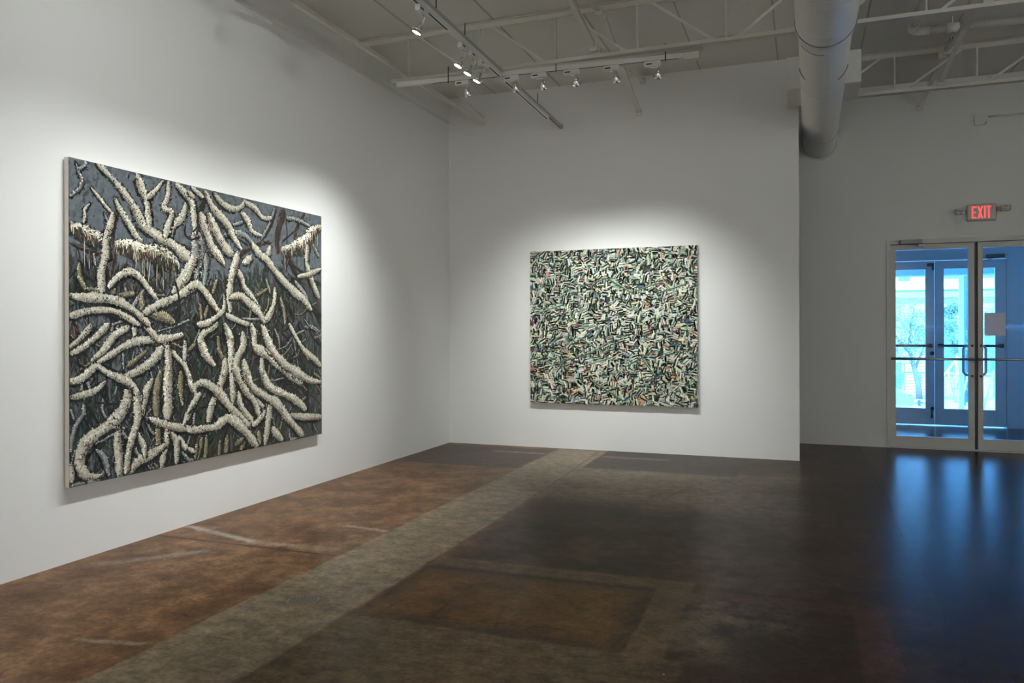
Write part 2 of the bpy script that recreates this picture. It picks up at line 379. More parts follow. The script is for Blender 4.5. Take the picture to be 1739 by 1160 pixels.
# ------------------------------------------------------------------ painting of roots
ROOTS="""
d 1726,884,47 1698,745,36 1689,653,25
d 1993,886,60 2012,704,71 2072,519,76 2092,333,73 2116,195,60
d 1781,709,16 1913,646,17 2076,531,21
d 1724,489,12 1912,419,15 2075,371,15
d 2301,698,20 2166,800,21 2125,887,23
d 2282,318,13 2196,337,13 2096,357,12
d 1895,766,21 1992,620,21 2076,482,22
d 1800,814,20 1914,730,21 2016,643,22
d 1707,768,16 1799,650,16 1894,563,18
d 2260,257,13 2175,314,14 2096,345,13
d 1670,504,17 1798,450,20 1991,365,23
d 1874,386,15 1991,329,18 2091,308,17
d 2132,169,26 2174,90,27 2194,12,24
d 1953,850,19 1875,778,19 1799,720,15
d 1912,1233,29 2027,1193,52 2125,1055,53 2289,950,59
d 1837,1068,37 1949,909,44
d 2066,1278,22 2186,1238,22 2290,1202,20
d 1839,1411,56 1931,1316,61 1988,1238,53
d 1931,1327,30 2066,1278,33 2146,1200,35
d 1849,1665,19 1858,1574,19 1857,1482,18
d 1125,1528,17 1213,1513,15 1303,1519,15
d 1168,1452,14 1318,1463,15 1428,1427,15
d 2007,1192,41 2085,1101,44 2206,985,52 2289,889,54
d 1764,997,33 1873,897,34
d 1803,1499,18 1933,1583,18
d 5,1113,15 56,1165,15 104,1135,14 162,1097,11
d 85,1142,13 132,1112,12 181,1107,10
d 28,1041,14 75,1002,14
d 579,1240,21 590,1159,16 637,1079,14
d 499,1234,21 521,1145,16 555,1056,14
d 377,1224,17 399,1146,15
d 6,703,14 49,660,14 128,622,12
d 117,426,20 157,353,20 208,304,16
d 157,543,24 219,460,21 260,342,18
d 229,539,23 250,431,20 282,375,16
d 157,440,12 260,422,14 336,415,13
d 21,678,15 88,633,16
k 878,1710,81 904,1597,95 931,1503,68
k 986,1728,54 978,1648,75 931,1582,68
r 1822,1741,92 1776,1632,83 1740,1515,77 1748,1403,72
r 1876,1392,69 1838,1297,61
r 851,1426,15 957,1438,18 1068,1445,16
r 2078,1743,34 1990,1637,33 1951,1538,37 1960,1411,34
r 1714,1737,55 1670,1619,54 1576,1497,39
r 315,1478,27 288,1406,30 278,1318,26
r 293,1268,40 272,1181,50 252,1128,39
r 812,1374,32 903,1335,44
r 29,1293,34 143,1263,43 182,1258,34
r 31,870,23 69,761,25 108,649,19
g 957,1468,82 964,1331,87 970,1183,68
g 1012,1335,50 1011,1236,57 990,1135,46
g 1183,1474,41 1288,1507,46 1396,1498,51 1476,1443,44
g 1273,1557,27 1381,1597,27
g 1858,1683,32 1990,1689,37 2148,1656,30
g 1714,1737,28 1653,1616,29 1559,1489,25
g 1950,1212,40 2066,1124,50 2145,1019,47
g 2188,1516,37 2270,1427,37
g 903,1461,75 916,1326,80 922,1170,67
g 7,1545,13 44,1580,19 75,1613,21 77,1659,23 56,1696,20 86,1720,19 115,1753,13
g 56,1696,16 44,1734,10
g 253,1435,21 222,1491,10
g 366,1083,28 377,1031,28
g 162,1198,24 152,1255,16
g 98,581,26 127,519,23
g 78,557,21 78,497,18
g 6,419,20 29,358,14
g 87,437,35 87,386,36 39,324,33 15,251,27 10,193,13
g 348,711,18 353,612,18
g 166,179,23 218,128,37 249,26,34
g 517,315,37 612,276,38
g 303,516,17 293,472,13
g 426,709,13 414,673,13
y 1117,795,38 1139,680,45 1191,636,40
y 998,8,49 1013,150,49
y 928,9,48 970,145,48
y 1129,9,48 1129,104,42
y 1189,11,46 1205,125,40
y 1345,10,49 1378,92,49
y 1282,51,38 1362,84,36
y 1528,118,76 1545,26,57
y 849,698,40 903,747,41
y 380,629,34 448,672,36 518,716,35
y 626,589,29 595,496,59 588,383,65 594,307,58
y 600,268,53 606,144,53
y 791,581,32 784,483,47 803,364,21
y 844,708,31 912,747,31
y 575,35,33 611,1,29
y 924,111,34 910,12,36
y 66,1198,32 66,1125,40 103,1053,38
y 481,1044,52 486,964,52
y 292,1070,30 277,1022,26
y 661,931,67 590,902,57
y 324,1037,35 431,1051,41
y 543,929,46 649,922,66 734,885,60
y 113,1061,33 191,1057,34
y 1109,1172,32 1066,1079,37
y 1774,1077,35 1819,976,46 1836,885,40
y 1608,1214,30 1659,1106,30
y 956,1006,35 969,898,35
y 1491,1077,23 1625,1137,28
y 1024,998,29 996,918,35
c 7,711,40 98,752,48 179,811,50 251,872,48
c 2,745,37 69,794,45 138,863,46
c 138,669,39 220,732,52 294,810,52 392,855,42
c 426,874,41 432,791,48
c 178,659,38 261,696,45 359,747,51 449,773,50 566,781,57 694,789,56 805,812,56
c 495,874,47 566,818,55 614,770,48
c 714,711,38 765,661,44 817,620,48 857,538,45 898,456,44 904,415,35
c 825,768,37 818,649,40
c 336,563,51 448,598,60 553,649,70 639,732,62
c 6,478,39 88,488,44 167,508,46 229,552,35
c 313,301,78 308,203,64 318,104,62 323,4,58
c 565,545,50 517,483,67 494,410,63 470,320,51
c 682,741,68 688,635,78 681,490,81 681,375,73 674,279,68
c 674,241,80 674,164,64 643,72,61 630,3,48
c 763,172,59 829,94,52 896,54,34
c 712,207,62 750,134,55 750,7,46
c 389,11,49 458,73,66 551,96,66 661,137,58
c 452,230,50 493,151,52 504,84,45
c 540,313,41 662,261,53 790,227,50 949,198,48
c 925,413,53 856,319,63 809,245,57
c 6,561,50 78,578,56 138,622,55 178,637,47 250,594,50 325,564,54 391,533,57 436,479,59 447,387,64 447,304,70 407,208,62 379,103,50 367,15,34
c 380,493,74 369,421,95 303,338,99 208,287,84 116,238,81 67,168,84 67,92,74 116,41,57 197,31,38
c 9,126,50 17,25,41
c 848,529,42 902,435,40
c 847,320,44 902,385,56 957,431,50
c 846,91,40 907,57,34
c 1668,124,64 1796,15,68
c 1892,193,64 2070,163,66 2292,140,50
c 1299,427,51 1346,304,62 1444,206,64 1477,158,48
c 1478,358,43 1581,282,44
c 1191,646,67 1176,552,78 1130,460,69 1056,341,78 1027,240,72
c 1876,885,36 1973,777,46 2073,678,58 2197,613,57 2294,546,47
c 1177,880,54 1230,795,81 1245,687,74 1253,559,74 1260,430,75 1259,333,62
c 1117,879,61 1001,827,62 958,776,75 1000,684,64 1087,603,42
c 1447,882,71 1480,793,72 1497,714,75 1617,666,74 1725,594,81 1874,505,75 2041,422,54
c 1365,826,71 1364,728,79 1300,632,88 1315,534,81 1379,432,74 1478,336,74 1529,230,74
c 1566,883,65 1618,780,77 1689,687,80 1818,590,78 1991,510,74 2133,447,62 2293,419,48
c 1565,634,83 1573,532,78 1652,424,67 1798,368,71 1951,308,76 2091,216,62
c 1364,630,68 1404,529,75 1479,425,71 1616,353,71 1742,290,80 1835,199,80 1930,117,77 2049,18,70
c 1651,287,72 1633,174,79 1597,7,68
c 1461,160,52 1563,216,59 1598,258,49
c 909,425,61 916,484,58 1000,494,60 1115,429,70 1221,326,73 1330,240,73 1427,163,59
c 847,201,48 984,199,60 1100,201,65 1205,242,69 1298,200,78 1394,123,88 1511,8,78
c 139,1614,16 183,1578,22 233,1530,24 273,1498,26
c 294,1587,19 325,1531,36 378,1469,47 443,1389,47 488,1358,42
c 90,1414,26 97,1456,26 95,1489,21 129,1527,13
c 838,1646,45 799,1544,50 724,1478,49 705,1419,60
c 750,1745,42 826,1701,53 877,1661,59 903,1568,65 916,1463,59
t 6,1387,76 76,1371,104 182,1342,106 252,1333,97
t 304,1321,88 388,1317,108 476,1303,110 638,1291,117 773,1237,94
c 178,1757,32 233,1722,41 300,1674,46 368,1616,54 433,1547,60 499,1458,63 603,1407,76 711,1373,78 799,1325,93 876,1284,83
c 456,1756,53 478,1679,56 517,1614,56 534,1517,58 545,1446,51
c 652,1751,23 592,1681,38 523,1619,37
c 694,1749,43 682,1649,46 651,1580,49 718,1566,48 687,1482,50 663,1405,55
c 283,1499,31 263,1428,48 232,1348,55 232,1263,62 201,1150,67 211,1041,44
c 251,1077,40 313,1141,46 399,1177,46 476,1142,47 544,1074,45 602,1022,34
c 5,911,44 122,942,45 261,949,46 366,917,44 464,869,41
c 5,1024,44 75,1014,54 201,1015,59 313,1002,60 409,962,57 486,910,53 543,870,50
c 902,1305,107 837,1194,108 773,1123,81 722,1064,61
c 498,937,51 613,995,59 735,1036,64 862,1099,62 955,1128,56
t 2303,1670,56 2168,1611,89 2087,1530,113 1951,1468,114 1802,1431,84
c 2117,1509,67 2106,1365,68 2166,1237,61 2269,1096,53
c 2291,1331,36 2146,1284,42 1988,1249,33
c 999,1745,47 1069,1651,59 1169,1584,63 1227,1541,68 1272,1474,57 1349,1398,48
c 1083,1744,39 1169,1687,49 1273,1666,46 1350,1693,48 1389,1742,38
c 1389,1731,41 1494,1704,48 1576,1650,47 1679,1659,36
c 1350,1651,47 1413,1607,57 1460,1538,46 1559,1517,34
c 1364,1304,61 1460,1355,62
c 958,1595,74 1012,1494,89 1054,1399,82 1124,1335,84 1182,1279,45
c 1026,1605,66 1110,1486,75 1183,1402,79 1272,1349,68
c 1661,1451,68 1626,1381,72 1558,1353,50
r 1333,1354,38 1428,1406,44 1559,1457,42 1670,1479,29
c 1460,1452,52 1525,1393,60 1626,1348,67 1712,1276,76 1820,1204,77 1949,1130,76 2065,1077,75 2165,996,61
c 1271,1265,57 1348,1208,63 1379,1136,57 1459,1075,47 1540,991,35
c 1318,1374,62 1271,1265,71 1241,1170,79 1226,1045,72 1240,963,60
c 1712,1153,42 1703,1041,54 1641,939,59 1573,894,52
c 850,1108,52 929,1132,53 1011,1077,58 1094,990,55 1152,940,42
c 1174,1074,26 1166,971,44 1024,888,46 928,873,43
c 1195,941,41 1316,902,48 1426,876,49
c 1226,1055,46 1332,1075,56 1442,1021,68 1540,959,69 1590,894,72
c 852,1715,40 905,1685,41
c 879,1749,47 986,1698,52
d 741,1140,20 772,1047,20 778,933,18 759,876,17
d 831,1501,18 825,1442,21 877,1414,16 956,1438,14
d 957,1526,13 890,1460,15"""
CW,CH=2.304,1.7566
def root_painting():
    rnd=random.Random(7)
    px=XL+.043; y0,z0=3.0254,.4108
    root=thing('painting',(XL,y0+CW/2,z0),'large painting of pale tangled roots and branches on the left wall','painting')
    b=MB().box(px-.030,px-.0006,y0,y0+CW,z0,z0+CH)
    part(b,'canvas',M['canvas'],root,'cream canvas edge')
    part(MB().box(XL,px-.030,y0+.4,y0+CW-.4,z0+CH-.35,z0+CH-.28),'hanging_cleat',M['wood'],root)
    part(MB().box(XL,px-.030,y0+.4,y0+CW-.4,z0+.12,z0+.18),'hanging_cleat',M['wood'],root)
    mb=MB(); cols=[]; lay=[0]; lev=[0]
    def put(poly,c):
        d=px+(lay[0]+rnd.randint(0,lev[0]))*4e-7          # paint films lie one over another, under 2 mm in all
        mb.v += [(d, y0+min(max(a,0),CW), z0+min(max(e,0),CH)) for a,e in poly]
        n=len(mb.v); mb.f.append(tuple(range(n-len(poly),n))); mb.sm.append(False); cols.append(c)
    def dab(cx,cy,ang,L,W,c,bend=0):
        ca,sa=math.cos(ang),math.sin(ang)
        pts=[(-.5,-.25),(-.2,-.5),(.25,-.45),(.5,-.1),(.45,.3),(.1,.5),(-.35,.42)]
        out=[]
        for u,v in pts:
            u+=rnd.uniform(-.08,.08); v+=rnd.uniform(-.1,.1)
            X=u*L; Y=v*W+bend*u*u*L
            out.append((cx+X*ca-Y*sa, cy+X*sa+Y*ca))
        put(out,c)
    def jit(c,a=.12):
        k=1+rnd.uniform(-a,a); return tuple(max(0,min(1,v*k*(1+rnd.uniform(-a*.3,a*.3)))) for v in c)
    def L(*c): return s2l(c)
    SKY=[L(86,93,99),L(82,89,94),L(92,98,103),L(78,85,90),L(89,95,98)]
    DK=[L(38,41,40),L(30,34,32),L(46,49,47),L(24,26,25),L(42,50,42),L(54,56,56)]
    GR=[L(80,82,86),L(92,94,98),L(66,68,72),L(74,78,80)]
    put([(0,0),(CW,0),(CW,CH),(0,CH)],L(62,66,68))
    # ground: slate sky above the big limb, dark tangle below, grey gaps low on the left and on the right
    for i in range(9500):
        lay[0]=1+i//24
        u,v=rnd.uniform(0,CW),rnd.uniform(0,CH); fu,fv=u/CW,v/CH
        lim=.70-.05*math.sin(fu*5.5) if fu<.8 else .72
        if fv>lim+rnd.uniform(-.03,.03): c=rnd.choice(SKY); a=rnd.uniform(.3,2.4); l=rnd.uniform(.03,.10); w=rnd.uniform(.015,.035)
        else:
            p=.10
            if fu<.30 and .22<fv<.58: p=.75
            if fu<.2 and fv<.25: p=.4
            if fu>.83: p=.8
            elif fu>.70: p=.45
            c=rnd.choice(GR) if rnd.random()<p else rnd.choice(DK)
            if fu>.75 and c in GR: c=tuple(k*.75 for k in c)
            a=PI/2+rnd.gauss(0,.4); l=rnd.uniform(.03,.12); w=rnd.uniform(.008,.022)
        dab(u,v,a,l,w,jit(c,.06),rnd.uniform(-.4,.4))
    # loose dark strokes and hints of green
    for i in range(2600):
        lay[0]=400+i//24
        u,v=rnd.uniform(0,CW),rnd.uniform(0,CH*.68)
        if u>CW*.8 and rnd.random()<.5: continue
        c=rnd.choice([L(22,23,22),L(30,36,30),L(40,56,42),L(16,16,17),L(20,24,20),L(58,74,58),L(62,42,36),L(88,92,92)])
        dab(u,v,PI/2+rnd.gauss(0,.55),rnd.uniform(.04,.16),rnd.uniform(.004,.012),jit(c),rnd.uniform(-.5,.5))
    pal={'c':dict(base=L(164,160,144),hi=[L(240,236,222),L(222,215,190),L(228,231,230),L(210,203,178),L(200,204,204),L(244,243,236)],mid=[L(172,166,146),L(154,156,152),L(188,181,156),L(140,138,124)],lo=[L(50,48,42),L(70,62,50),L(40,42,40),L(92,84,66)],r=.055),
         'y':dict(base=L(106,100,80),hi=[L(196,186,150),L(176,164,124),L(190,188,168)],mid=[L(140,128,92),L(120,114,90),L(150,142,112)],lo=[L(52,46,32),L(64,54,36),L(40,40,34)],r=.06),
         'g':dict(base=L(112,116,114),hi=[L(200,204,202),L(178,184,184),L(206,202,186)],mid=[L(138,142,138),L(120,126,124),L(152,152,142)],lo=[L(52,56,54),L(70,74,70),L(44,40,38)],r=.04),
         't':dict(base=L(74,68,58),hi=[L(240,236,220),L(226,216,184),L(230,232,228)],mid=[L(182,172,140),L(160,158,146),L(196,188,164)],lo=[L(46,44,38),L(44,56,46),L(74,52,42)],r=.03),
         'r':dict(base=L(52,44,40),hi=[L(84,66,58),L(74,58,52),L(108,94,86)],mid=[L(64,50,44),L(54,44,40)],lo=[L(36,26,24),L(30,28,26)],r=.2),
         'd':dict(base=L(34,32,31),hi=[L(52,50,48),L(66,62,58)],mid=[L(40,38,36),L(32,32,31)],lo=[L(22,22,22),L(26,25,24)],r=.02),
         'k':dict(base=L(40,44,38),hi=[L(66,72,60),L(84,86,74)],mid=[L(46,52,44)],lo=[L(24,26,24)],r=.12)}
    RUST=[L(88,54,42),L(76,46,38),L(104,68,52),L(136,84,60)]
    def cr(p0,p1,p2,p3,s):
        return tuple(.5*(2*b+(c-a)*s+(2*a-5*b+4*c-d)*s*s+(3*b-a-3*c+d)*s**3) for a,b,c,d in zip(p0,p1,p2,p3))
    extra=[]
    for q in range(95):
        u=rnd.uniform(.05,CW-.05); v=rnd.uniform(.05,CH*.62); a=rnd.choice((-PI/2,-PI/2,-.6,-2.5))+rnd.gauss(0,.5); l=rnd.uniform(.10,.22); k=rnd.choice('gggyyydddd'); w0=rnd.uniform(14,38) if k!='d' else rnd.uniform(10,24)
        pp=[]
        for j in range(4):
            pp.append('%d,%d,%d'%(u*1000,v*1000,max(6,w0*(1-.18*j)))); u+=l*math.cos(a)*.6; v+=l*math.sin(a)*.6; a+=rnd.gauss(0,.45)
            u=min(max(u,.01),CW-.01); v=min(max(v,.01),CH-.01)
        extra.append(k+' '+' '.join(pp))
    lines=ROOTS.strip().split('\n'); cut=next(i for i,x in enumerate(lines) if x[0]=='c')
    for line in lines[:12]+extra+lines[12:]:
        k,*pp=line.split(); P=[tuple(int(v)/1000 for v in p.split(',')) for p in pp]
        pl=pal[k]; Q=[P[0]]+P+[P[-1]]; pts=[]
        for i in range(len(P)-1):
            seg=math.dist(P[i][:2],P[i+1][:2]); n=max(2,int(seg/.012))
            for j in range(n): pts.append(cr(Q[i],Q[i+1],Q[i+2],Q[i+3],j/n))
        pts.append(P[-1])
        rails=[]; ph1=rnd.uniform(0,6); ph2=rnd.uniform(0,6)
        for i,p in enumerate(pts):
            a=pts[max(0,i-1)]; b_=pts[min(len(pts)-1,i+1)]
            dx,dy=b_[0]-a[0],b_[1]-a[1]; d=math.hypot(dx,dy) or 1
            nx,ny=-dy/d,dx/d
            if ny<0 or (abs(ny)<.25 and nx>0): nx,ny=-nx,-ny      # n points to the lit (upper / left) side
            wob=1+.13*math.sin(i*.16+ph1)+.10*math.sin(i*.41+ph2)
            t_=min(i,len(pts)-1-i)*.012/max(.02,p[2]); wob*=min(1,.55+.6*t_)
            rails.append((p[0],p[1],nx,ny,max(.004,p[2]*wob*.96)/2,math.atan2(ny,nx)))
        def ribbon(off,kw,c):
            for i in range(len(rails)-1):
                x0,y_0,nx0,ny0,h0,_=rails[i]; x1,y_1,nx1,ny1,h1,_=rails[i+1]
                if nx0*nx1+ny0*ny1<0: nx1,ny1=-nx1,-ny1
                j0=kw*(1+.10*math.sin(i*1.7+x0*40)); j1=kw*(1+.10*math.sin((i+1)*1.7+x0*40))
                ox,oy=off*h0*.6,-off*h0
                put([(x0+nx0*h0*j0+ox,y_0+ny0*h0*j0+oy),(x1+nx1*h1*j1+ox,y_1+ny1*h1*j1+oy),(x1-nx1*h1*j1+ox,y_1-ny1*h1*j1+oy),(x0-nx0*h0*j0+ox,y_0-ny0*h0*j0+oy)],jit(c,.06))
        ln=sum(math.dist(pts[i][:2],pts[i+1][:2]) for i in range(len(pts)-1))
        hw=sum(r[4] for r in rails)/len(rails)
        nd=int(ln*hw*2/(0.00009 if k in 'cytg' else .0004))
        lay[0]=(lay[0]+12 if lay[0]>=520 else 520); lev[0]=3
        if k in 'cygt':        # ragged dark edge under each root
            for q in range(int(ln*330)):
                i=rnd.randrange(len(rails)); x,y,nx,ny,h,an=rails[i]; e=-rnd.uniform(.7,1.45) if rnd.random()<.78 else rnd.uniform(.8,1.12)
                dab(x+nx*e*h,y+ny*e*h,an+PI/2+rnd.gauss(0,.7),rnd.uniform(.012,.035),rnd.uniform(.005,.011),jit(rnd.choice(DK[:2]+[L(22,24,22),L(26,28,26)]),.1))
        lay[0]+=4; lev[0]=0
        ribbon(0,.82,tuple(v*.62 for v in pl['base']))
        if k in 'cyg':
            lay[0]+=2
            rails0=rails; rails=[(x+nx*h*.16,y+ny*h*.16,nx,ny,h,an) for x,y,nx,ny,h,an in rails0]
            ribbon(0,.60,tuple(min(1,v*1.0) for v in pl['base'])); lay[0]+=2
            rails=[(x+nx*h*.30,y+ny*h*.30,nx,ny,h,an) for x,y,nx,ny,h,an in rails0]
            ribbon(0,.40,tuple(min(1,v*1.35) for v in pl['base'])); rails=rails0; lay[0]+=2
        seedx=rnd.uniform(0,50); tone=rnd.uniform(.74,1.10) if k in 'cyg' else 1.
        lay[0]+=1; lev[0]=10
        for q in range(nd):
            i=rnd.randrange(len(rails)); x,y,nx,ny,h,an=rails[i]
            e=rnd.uniform(-1,1)
            rustzone=math.sin(i*.17+seedx)>.45
            g=e+rnd.gauss(0,.22)
            if k in 'cyg' and rustzone and e<-.1 and rnd.random()<.55: c=rnd.choice(RUST)
            elif rnd.random()<pl['r']*.3: c=rnd.choice(RUST)
            elif g>.24: c=rnd.choice(pl['hi']) if rnd.random()<.80 else rnd.choice(pl['mid'])
            elif g>-.22: c=rnd.choice(pl['mid']*2+pl['hi'])
            elif g>-.55: c=rnd.choice(pl['mid']) if rnd.random()<.66 else rnd.choice(pl['lo'])
            else: c=rnd.choice(pl['lo']) if rnd.random()<.75 else rnd.choice(pl['mid'])
            if k in 'cyg' and math.sin(i*.33+seedx*5)+.6*math.sin(i*.83+e*2)>1.05 and e<.5 and rnd.random()<.7: c=rnd.choice(pl['lo'][:3])
            dl=rnd.uniform(.007,.020)*(.6+h*11); dw=rnd.uniform(.003,.008)
            aa=an+rnd.gauss(0,.8)
            if k in 'dkr': aa=an+PI/2+rnd.gauss(0,.3); dl=rnd.uniform(.03,.07); dw=rnd.uniform(.004,.01)
            if k=='t':
                ge=e+rnd.gauss(0,.16)
                if ge>.25: c=rnd.choice(pl['hi']); aa=an+PI/2+rnd.gauss(0,.6); dl=rnd.uniform(.015,.035); dw=rnd.uniform(.005,.010)
                elif ge>-.15: c=rnd.choice(pl['hi']+pl['mid']*2); aa=PI/2+rnd.gauss(0,.2); dl=rnd.uniform(.02,.05)
                elif ge>-.5: c=rnd.choice(pl['mid']+pl['lo']*2+RUST[:2]); aa=PI/2+rnd.gauss(0,.15); dl=rnd.uniform(.03,.07)
                else: c=rnd.choice(pl['lo']*3+pl['mid'][:1]+DK[:2]); aa=PI/2+rnd.gauss(0,.15); dl=rnd.uniform(.03,.08)
            tn=tone*(.93+.17*math.sin(i*.11+seedx*3)); c=tuple(v*tn for v in c)
            if k in 'cyg' and rnd.random()<.10: c=rnd.choice(pl['lo'][:3]); dl*=.7; dw*=.7
            dab(x+nx*e*h*.92,y+ny*e*h*.92,aa,dl,dw,jit(c,.08),rnd.uniform(-.3,.3))
        if k=='t':
            for q in range(int(ln*34)):        # drips hanging off the big limb
                i=rnd.randrange(len(rails)); x,y,nx,ny,h,an=rails[i]
                c=rnd.choice(pl['mid']+pl['lo']*3); l=rnd.uniform(.04,.20)
                dab(x+rnd.uniform(-.01,.01),y-h*.75-l/2,PI/2+rnd.gauss(0,.06),l,rnd.uniform(.003,.007),jit(c))
    o=mb.build('painted_surface',m_paint('root_oil_paint'),root,cols=cols)
    return root
root_painting()

# ------------------------------------------------------------------ painting of strokes
def stroke_painting():
    rnd=random.Random(11)
    x0,x1,z0,z1=-2.7183,-.9759,.4785,2.0795; py=YB-.043; W,H=x1-x0,z1-z0
    root=thing('painting',(-1.847,YB,z0),'smaller painting covered in short green and cream strokes on the back wall','painting')
    part(MB().box(x0,x1,py+.0006,py+.030,z0,z1),'canvas',M['canvas'],root,'grey canvas edge')
    part(MB().box(x0+.3,x1-.3,py+.030,YB,z1-.3,z1-.24),'hanging_cleat',M['wood'],root)
    part(MB().box(x0+.3,x1-.3,py+.030,YB,z0+.1,z0+.16),'hanging_cleat',M['wood'],root)
    mb=MB(); cols=[]; lay=[0]
    def put(poly,c):
        q=[(x0+min(max(a,0),W),py-lay[0]*1.5e-7,z0+min(max(e,0),H)) for a,e in poly]
        mb.v+=q; n=len(mb.v); mb.f.append(tuple(range(n-len(q),n))); mb.sm.append(False); cols.append(c); lay[0]+=1
    def L(*c): return s2l(c)
    def bar(cx,cy,a,l,w,c):
        ca,sa=math.cos(a),math.sin(a); out=[]
        for u,v in ((-.5,-.5),(.45,-.5),(.5,.1),(.46,.5),(-.45,.5)):
            X=(u+rnd.uniform(-.05,.05))*l; Y=(v+rnd.uniform(-.1,.1))*w
            out.append((cx+X*ca-Y*sa,cy+X*sa+Y*ca))
        put(out,tuple(max(0,min(1,k*rnd.uniform(.86,1.14))) for k in c))
    put([(0,0),(W,0),(W,H),(0,H)],L(78,92,82))
    lights=[L(230,229,202),L(208,214,192),L(194,206,188),L(214,208,178),L(200,214,208),L(234,233,216),L(186,200,182)]
    mids=[L(158,174,152),L(140,162,146),L(112,146,138),L(136,160,162),L(166,172,148),L(128,146,130),L(150,162,166)]
    darks=[L(38,50,44),L(28,34,32),L(54,70,58),L(44,60,62),L(30,40,30),L(52,46,36),L(66,86,72)]
    warm=[L(214,176,146),L(196,150,118),L(178,140,116)]
    odd=[L(122,44,46),L(64,86,116),L(52,66,98),L(84,108,134),L(104,84,96)]
    for i in range(6500):
        cx,cy=rnd.uniform(0,W),rnd.uniform(0,H)
        bar(cx,cy,rnd.uniform(0,PI),rnd.uniform(.04,.08),rnd.uniform(.012,.03),rnd.choice(mids+darks+darks))
    for rd,(num,fams) in enumerate(((2600,(.10,.55,.60,.66)),(3600,(.70,.86,.93,.96)))):
        for i in range(num):
            cx,cy=rnd.uniform(0,W),rnd.uniform(0,H); a=rnd.choice((0,PI/2,rnd.uniform(0,PI),rnd.uniform(0,PI)))+rnd.gauss(0,.2)
            n=rnd.choice((1,1,2,2,3)); sp=rnd.uniform(.019,.026); fam=rnd.random()
            wm=.035+.12*(1-cy/H)**2
            P=lights if fam<fams[0] else mids if fam<fams[1] else warm if fam<fams[1]+wm else odd if fam<fams[1]+wm+.03 else darks
            nx,ny=-math.sin(a),math.cos(a)
            for k in range(n):
                l=rnd.uniform(.045,.078); w=rnd.uniform(.011,.018)
                ox,oy=cx+nx*sp*k,cy+ny*sp*k
                if P is not darks and rnd.random()<.75: bar(ox+.004,oy-.006,a,l*1.03,w*1.1,rnd.choice(darks))
                bar(ox,oy,a+rnd.gauss(0,.06),l,w,rnd.choice(P))
    for i in range(16):        # a few long thin stems
        cx,cy,a=rnd.uniform(.2,W-.2),rnd.uniform(.05,H*.8),rnd.choice((.5,2.6,.3,2.2,.9)); L_=rnd.uniform(.2,.45)
        bar(cx,cy,a,L_,.012,L(70,96,80)); bar(cx+.004,cy+.008,a,L_*.9,.006,L(160,178,150))
    mb.build('painted_surface',m_paint('stroke_oil_paint'),root,cols=cols)
stroke_painting()

# ------------------------------------------------------------------ roof joists
VX=[-3.21+.668*k for k in range(16)]
def joist(y, zb, label, x0=XL, x1=5.5):
    root=thing('ceiling_joist',((x0+x1)/2,y,zb),label,'joist','open web roof joists')
    zt=ZC-.004
    tc=MB().box(x0,x1,y-.045,y+.045,zt-.006,zt).box(x0,x1,y-.012,y-.006,zt-.046,zt).box(x0,x1,y+.006,y+.012,zt-.046,zt)
    part(tc,'top_chord',M['steel'],root)
    a=max(x0,-3.36); bc=MB().box(a,x1,y-.035,y+.035,zb,zb+.006).box(a,x1,y-.012,y-.006,zb,zb+.036).box(a,x1,y+.006,y+.012,zb,zb+.036)
    part(bc,'bottom_chord',M['steel'],root)
    for i,x in enumerate(VX):
        if x<x0 or x>x1: continue
        part(MB().bar((x,y,zb+.02),(x,y,zt-.02),.022,.012),'vertical_web',M['steel'],root)
        if i+1<len(VX) and VX[i+1]<x1:
            xn=VX[i+1]
            if xn<-.4: p,q=(x+.10,y,zt-.03),(xn-.08,y,zb+.02)
            else: p,q=(x+.08,y,zb+.02),(xn-.10,y,zt-.03)
            part(MB().bar(p,q,.020,.014,(0,1,0)),'diagonal_web',M['steel'],root)
    return root
JY=[4.03,6.01,8.0]
joist(6.01,3.398,'steel roof joist directly above the row of lamps facing the back wall')
joist(8.0,3.432,'steel roof joist nearest the entrance wall, beyond the duct boxes')
joist(4.03,3.398,'steel roof joist overhead nearest the viewpoint')
# cross bracing between joists
def brace(pairs,label):
    p,q=pairs[0]
    root=thing('cross_brace',tuple((Vector(p)+Vector(q))/2),label,'brace','cross braces between the joists')
    for i,(p,q) in enumerate(pairs):
        s=.019 if i==0 else -.019
        p=Vector(p); q=Vector(q)
        part(MB().bar(p,q,.036,.004,(0,0,1)).bar(p+Vector((s,0,.016)),q+Vector((s,0,.016)),.004,.036,(0,0,1)),'angle_bar',M['steel'],root)
        for e in (p,q):
            part(MB().box(e[0]-.03,e[0]+.03,e[1]-.010,e[1]+.010,e[2]-.03,e[2]+.03),'end_clip',M['steel'],root)
brace([((-1.545,4.09,3.76),(-1.545,5.96,3.47)),((-1.50,4.09,3.47),(-1.50,5.96,3.755))],'crossed brace on the viewpoint side of the lamp row joist')
brace([((-1.50,6.07,3.755),(-1.56,YB-.010,3.45)),((-1.545,6.075,3.475),(-1.515,YB-.010,3.765))],'crossed brace ending on the back wall above the small painting')
brace([((1.22,6.07,3.755),(1.17,7.95,3.48)),((1.18,6.07,3.47),(1.22,7.95,3.755))],'crossed brace in the roof right of the duct')
brace([((1.20,8.06,3.755),(1.14,YD-.010,3.55))],'short brace ending on the entrance wall right of the duct')
# level bridging angle along the left wall
r=thing('bridging_angle',(-3.27,4,3.47),'pale steel angle running under the deck along the long left wall','steel angle')
part(MB().box(-3.292,-3.258,-1.,YB-.012,3.486,3.514),'angle_bar',M['steel'],r)
part(MB().box(-3.296,-3.254,YB-.012,YB,3.482,3.52),'wall_clip',M['steel'],r)
part(MB().bar((-3.25,YB-.02,3.56),(-3.29,7.2,3.65),.02,.004),'upper_stay',M['steel'],r)

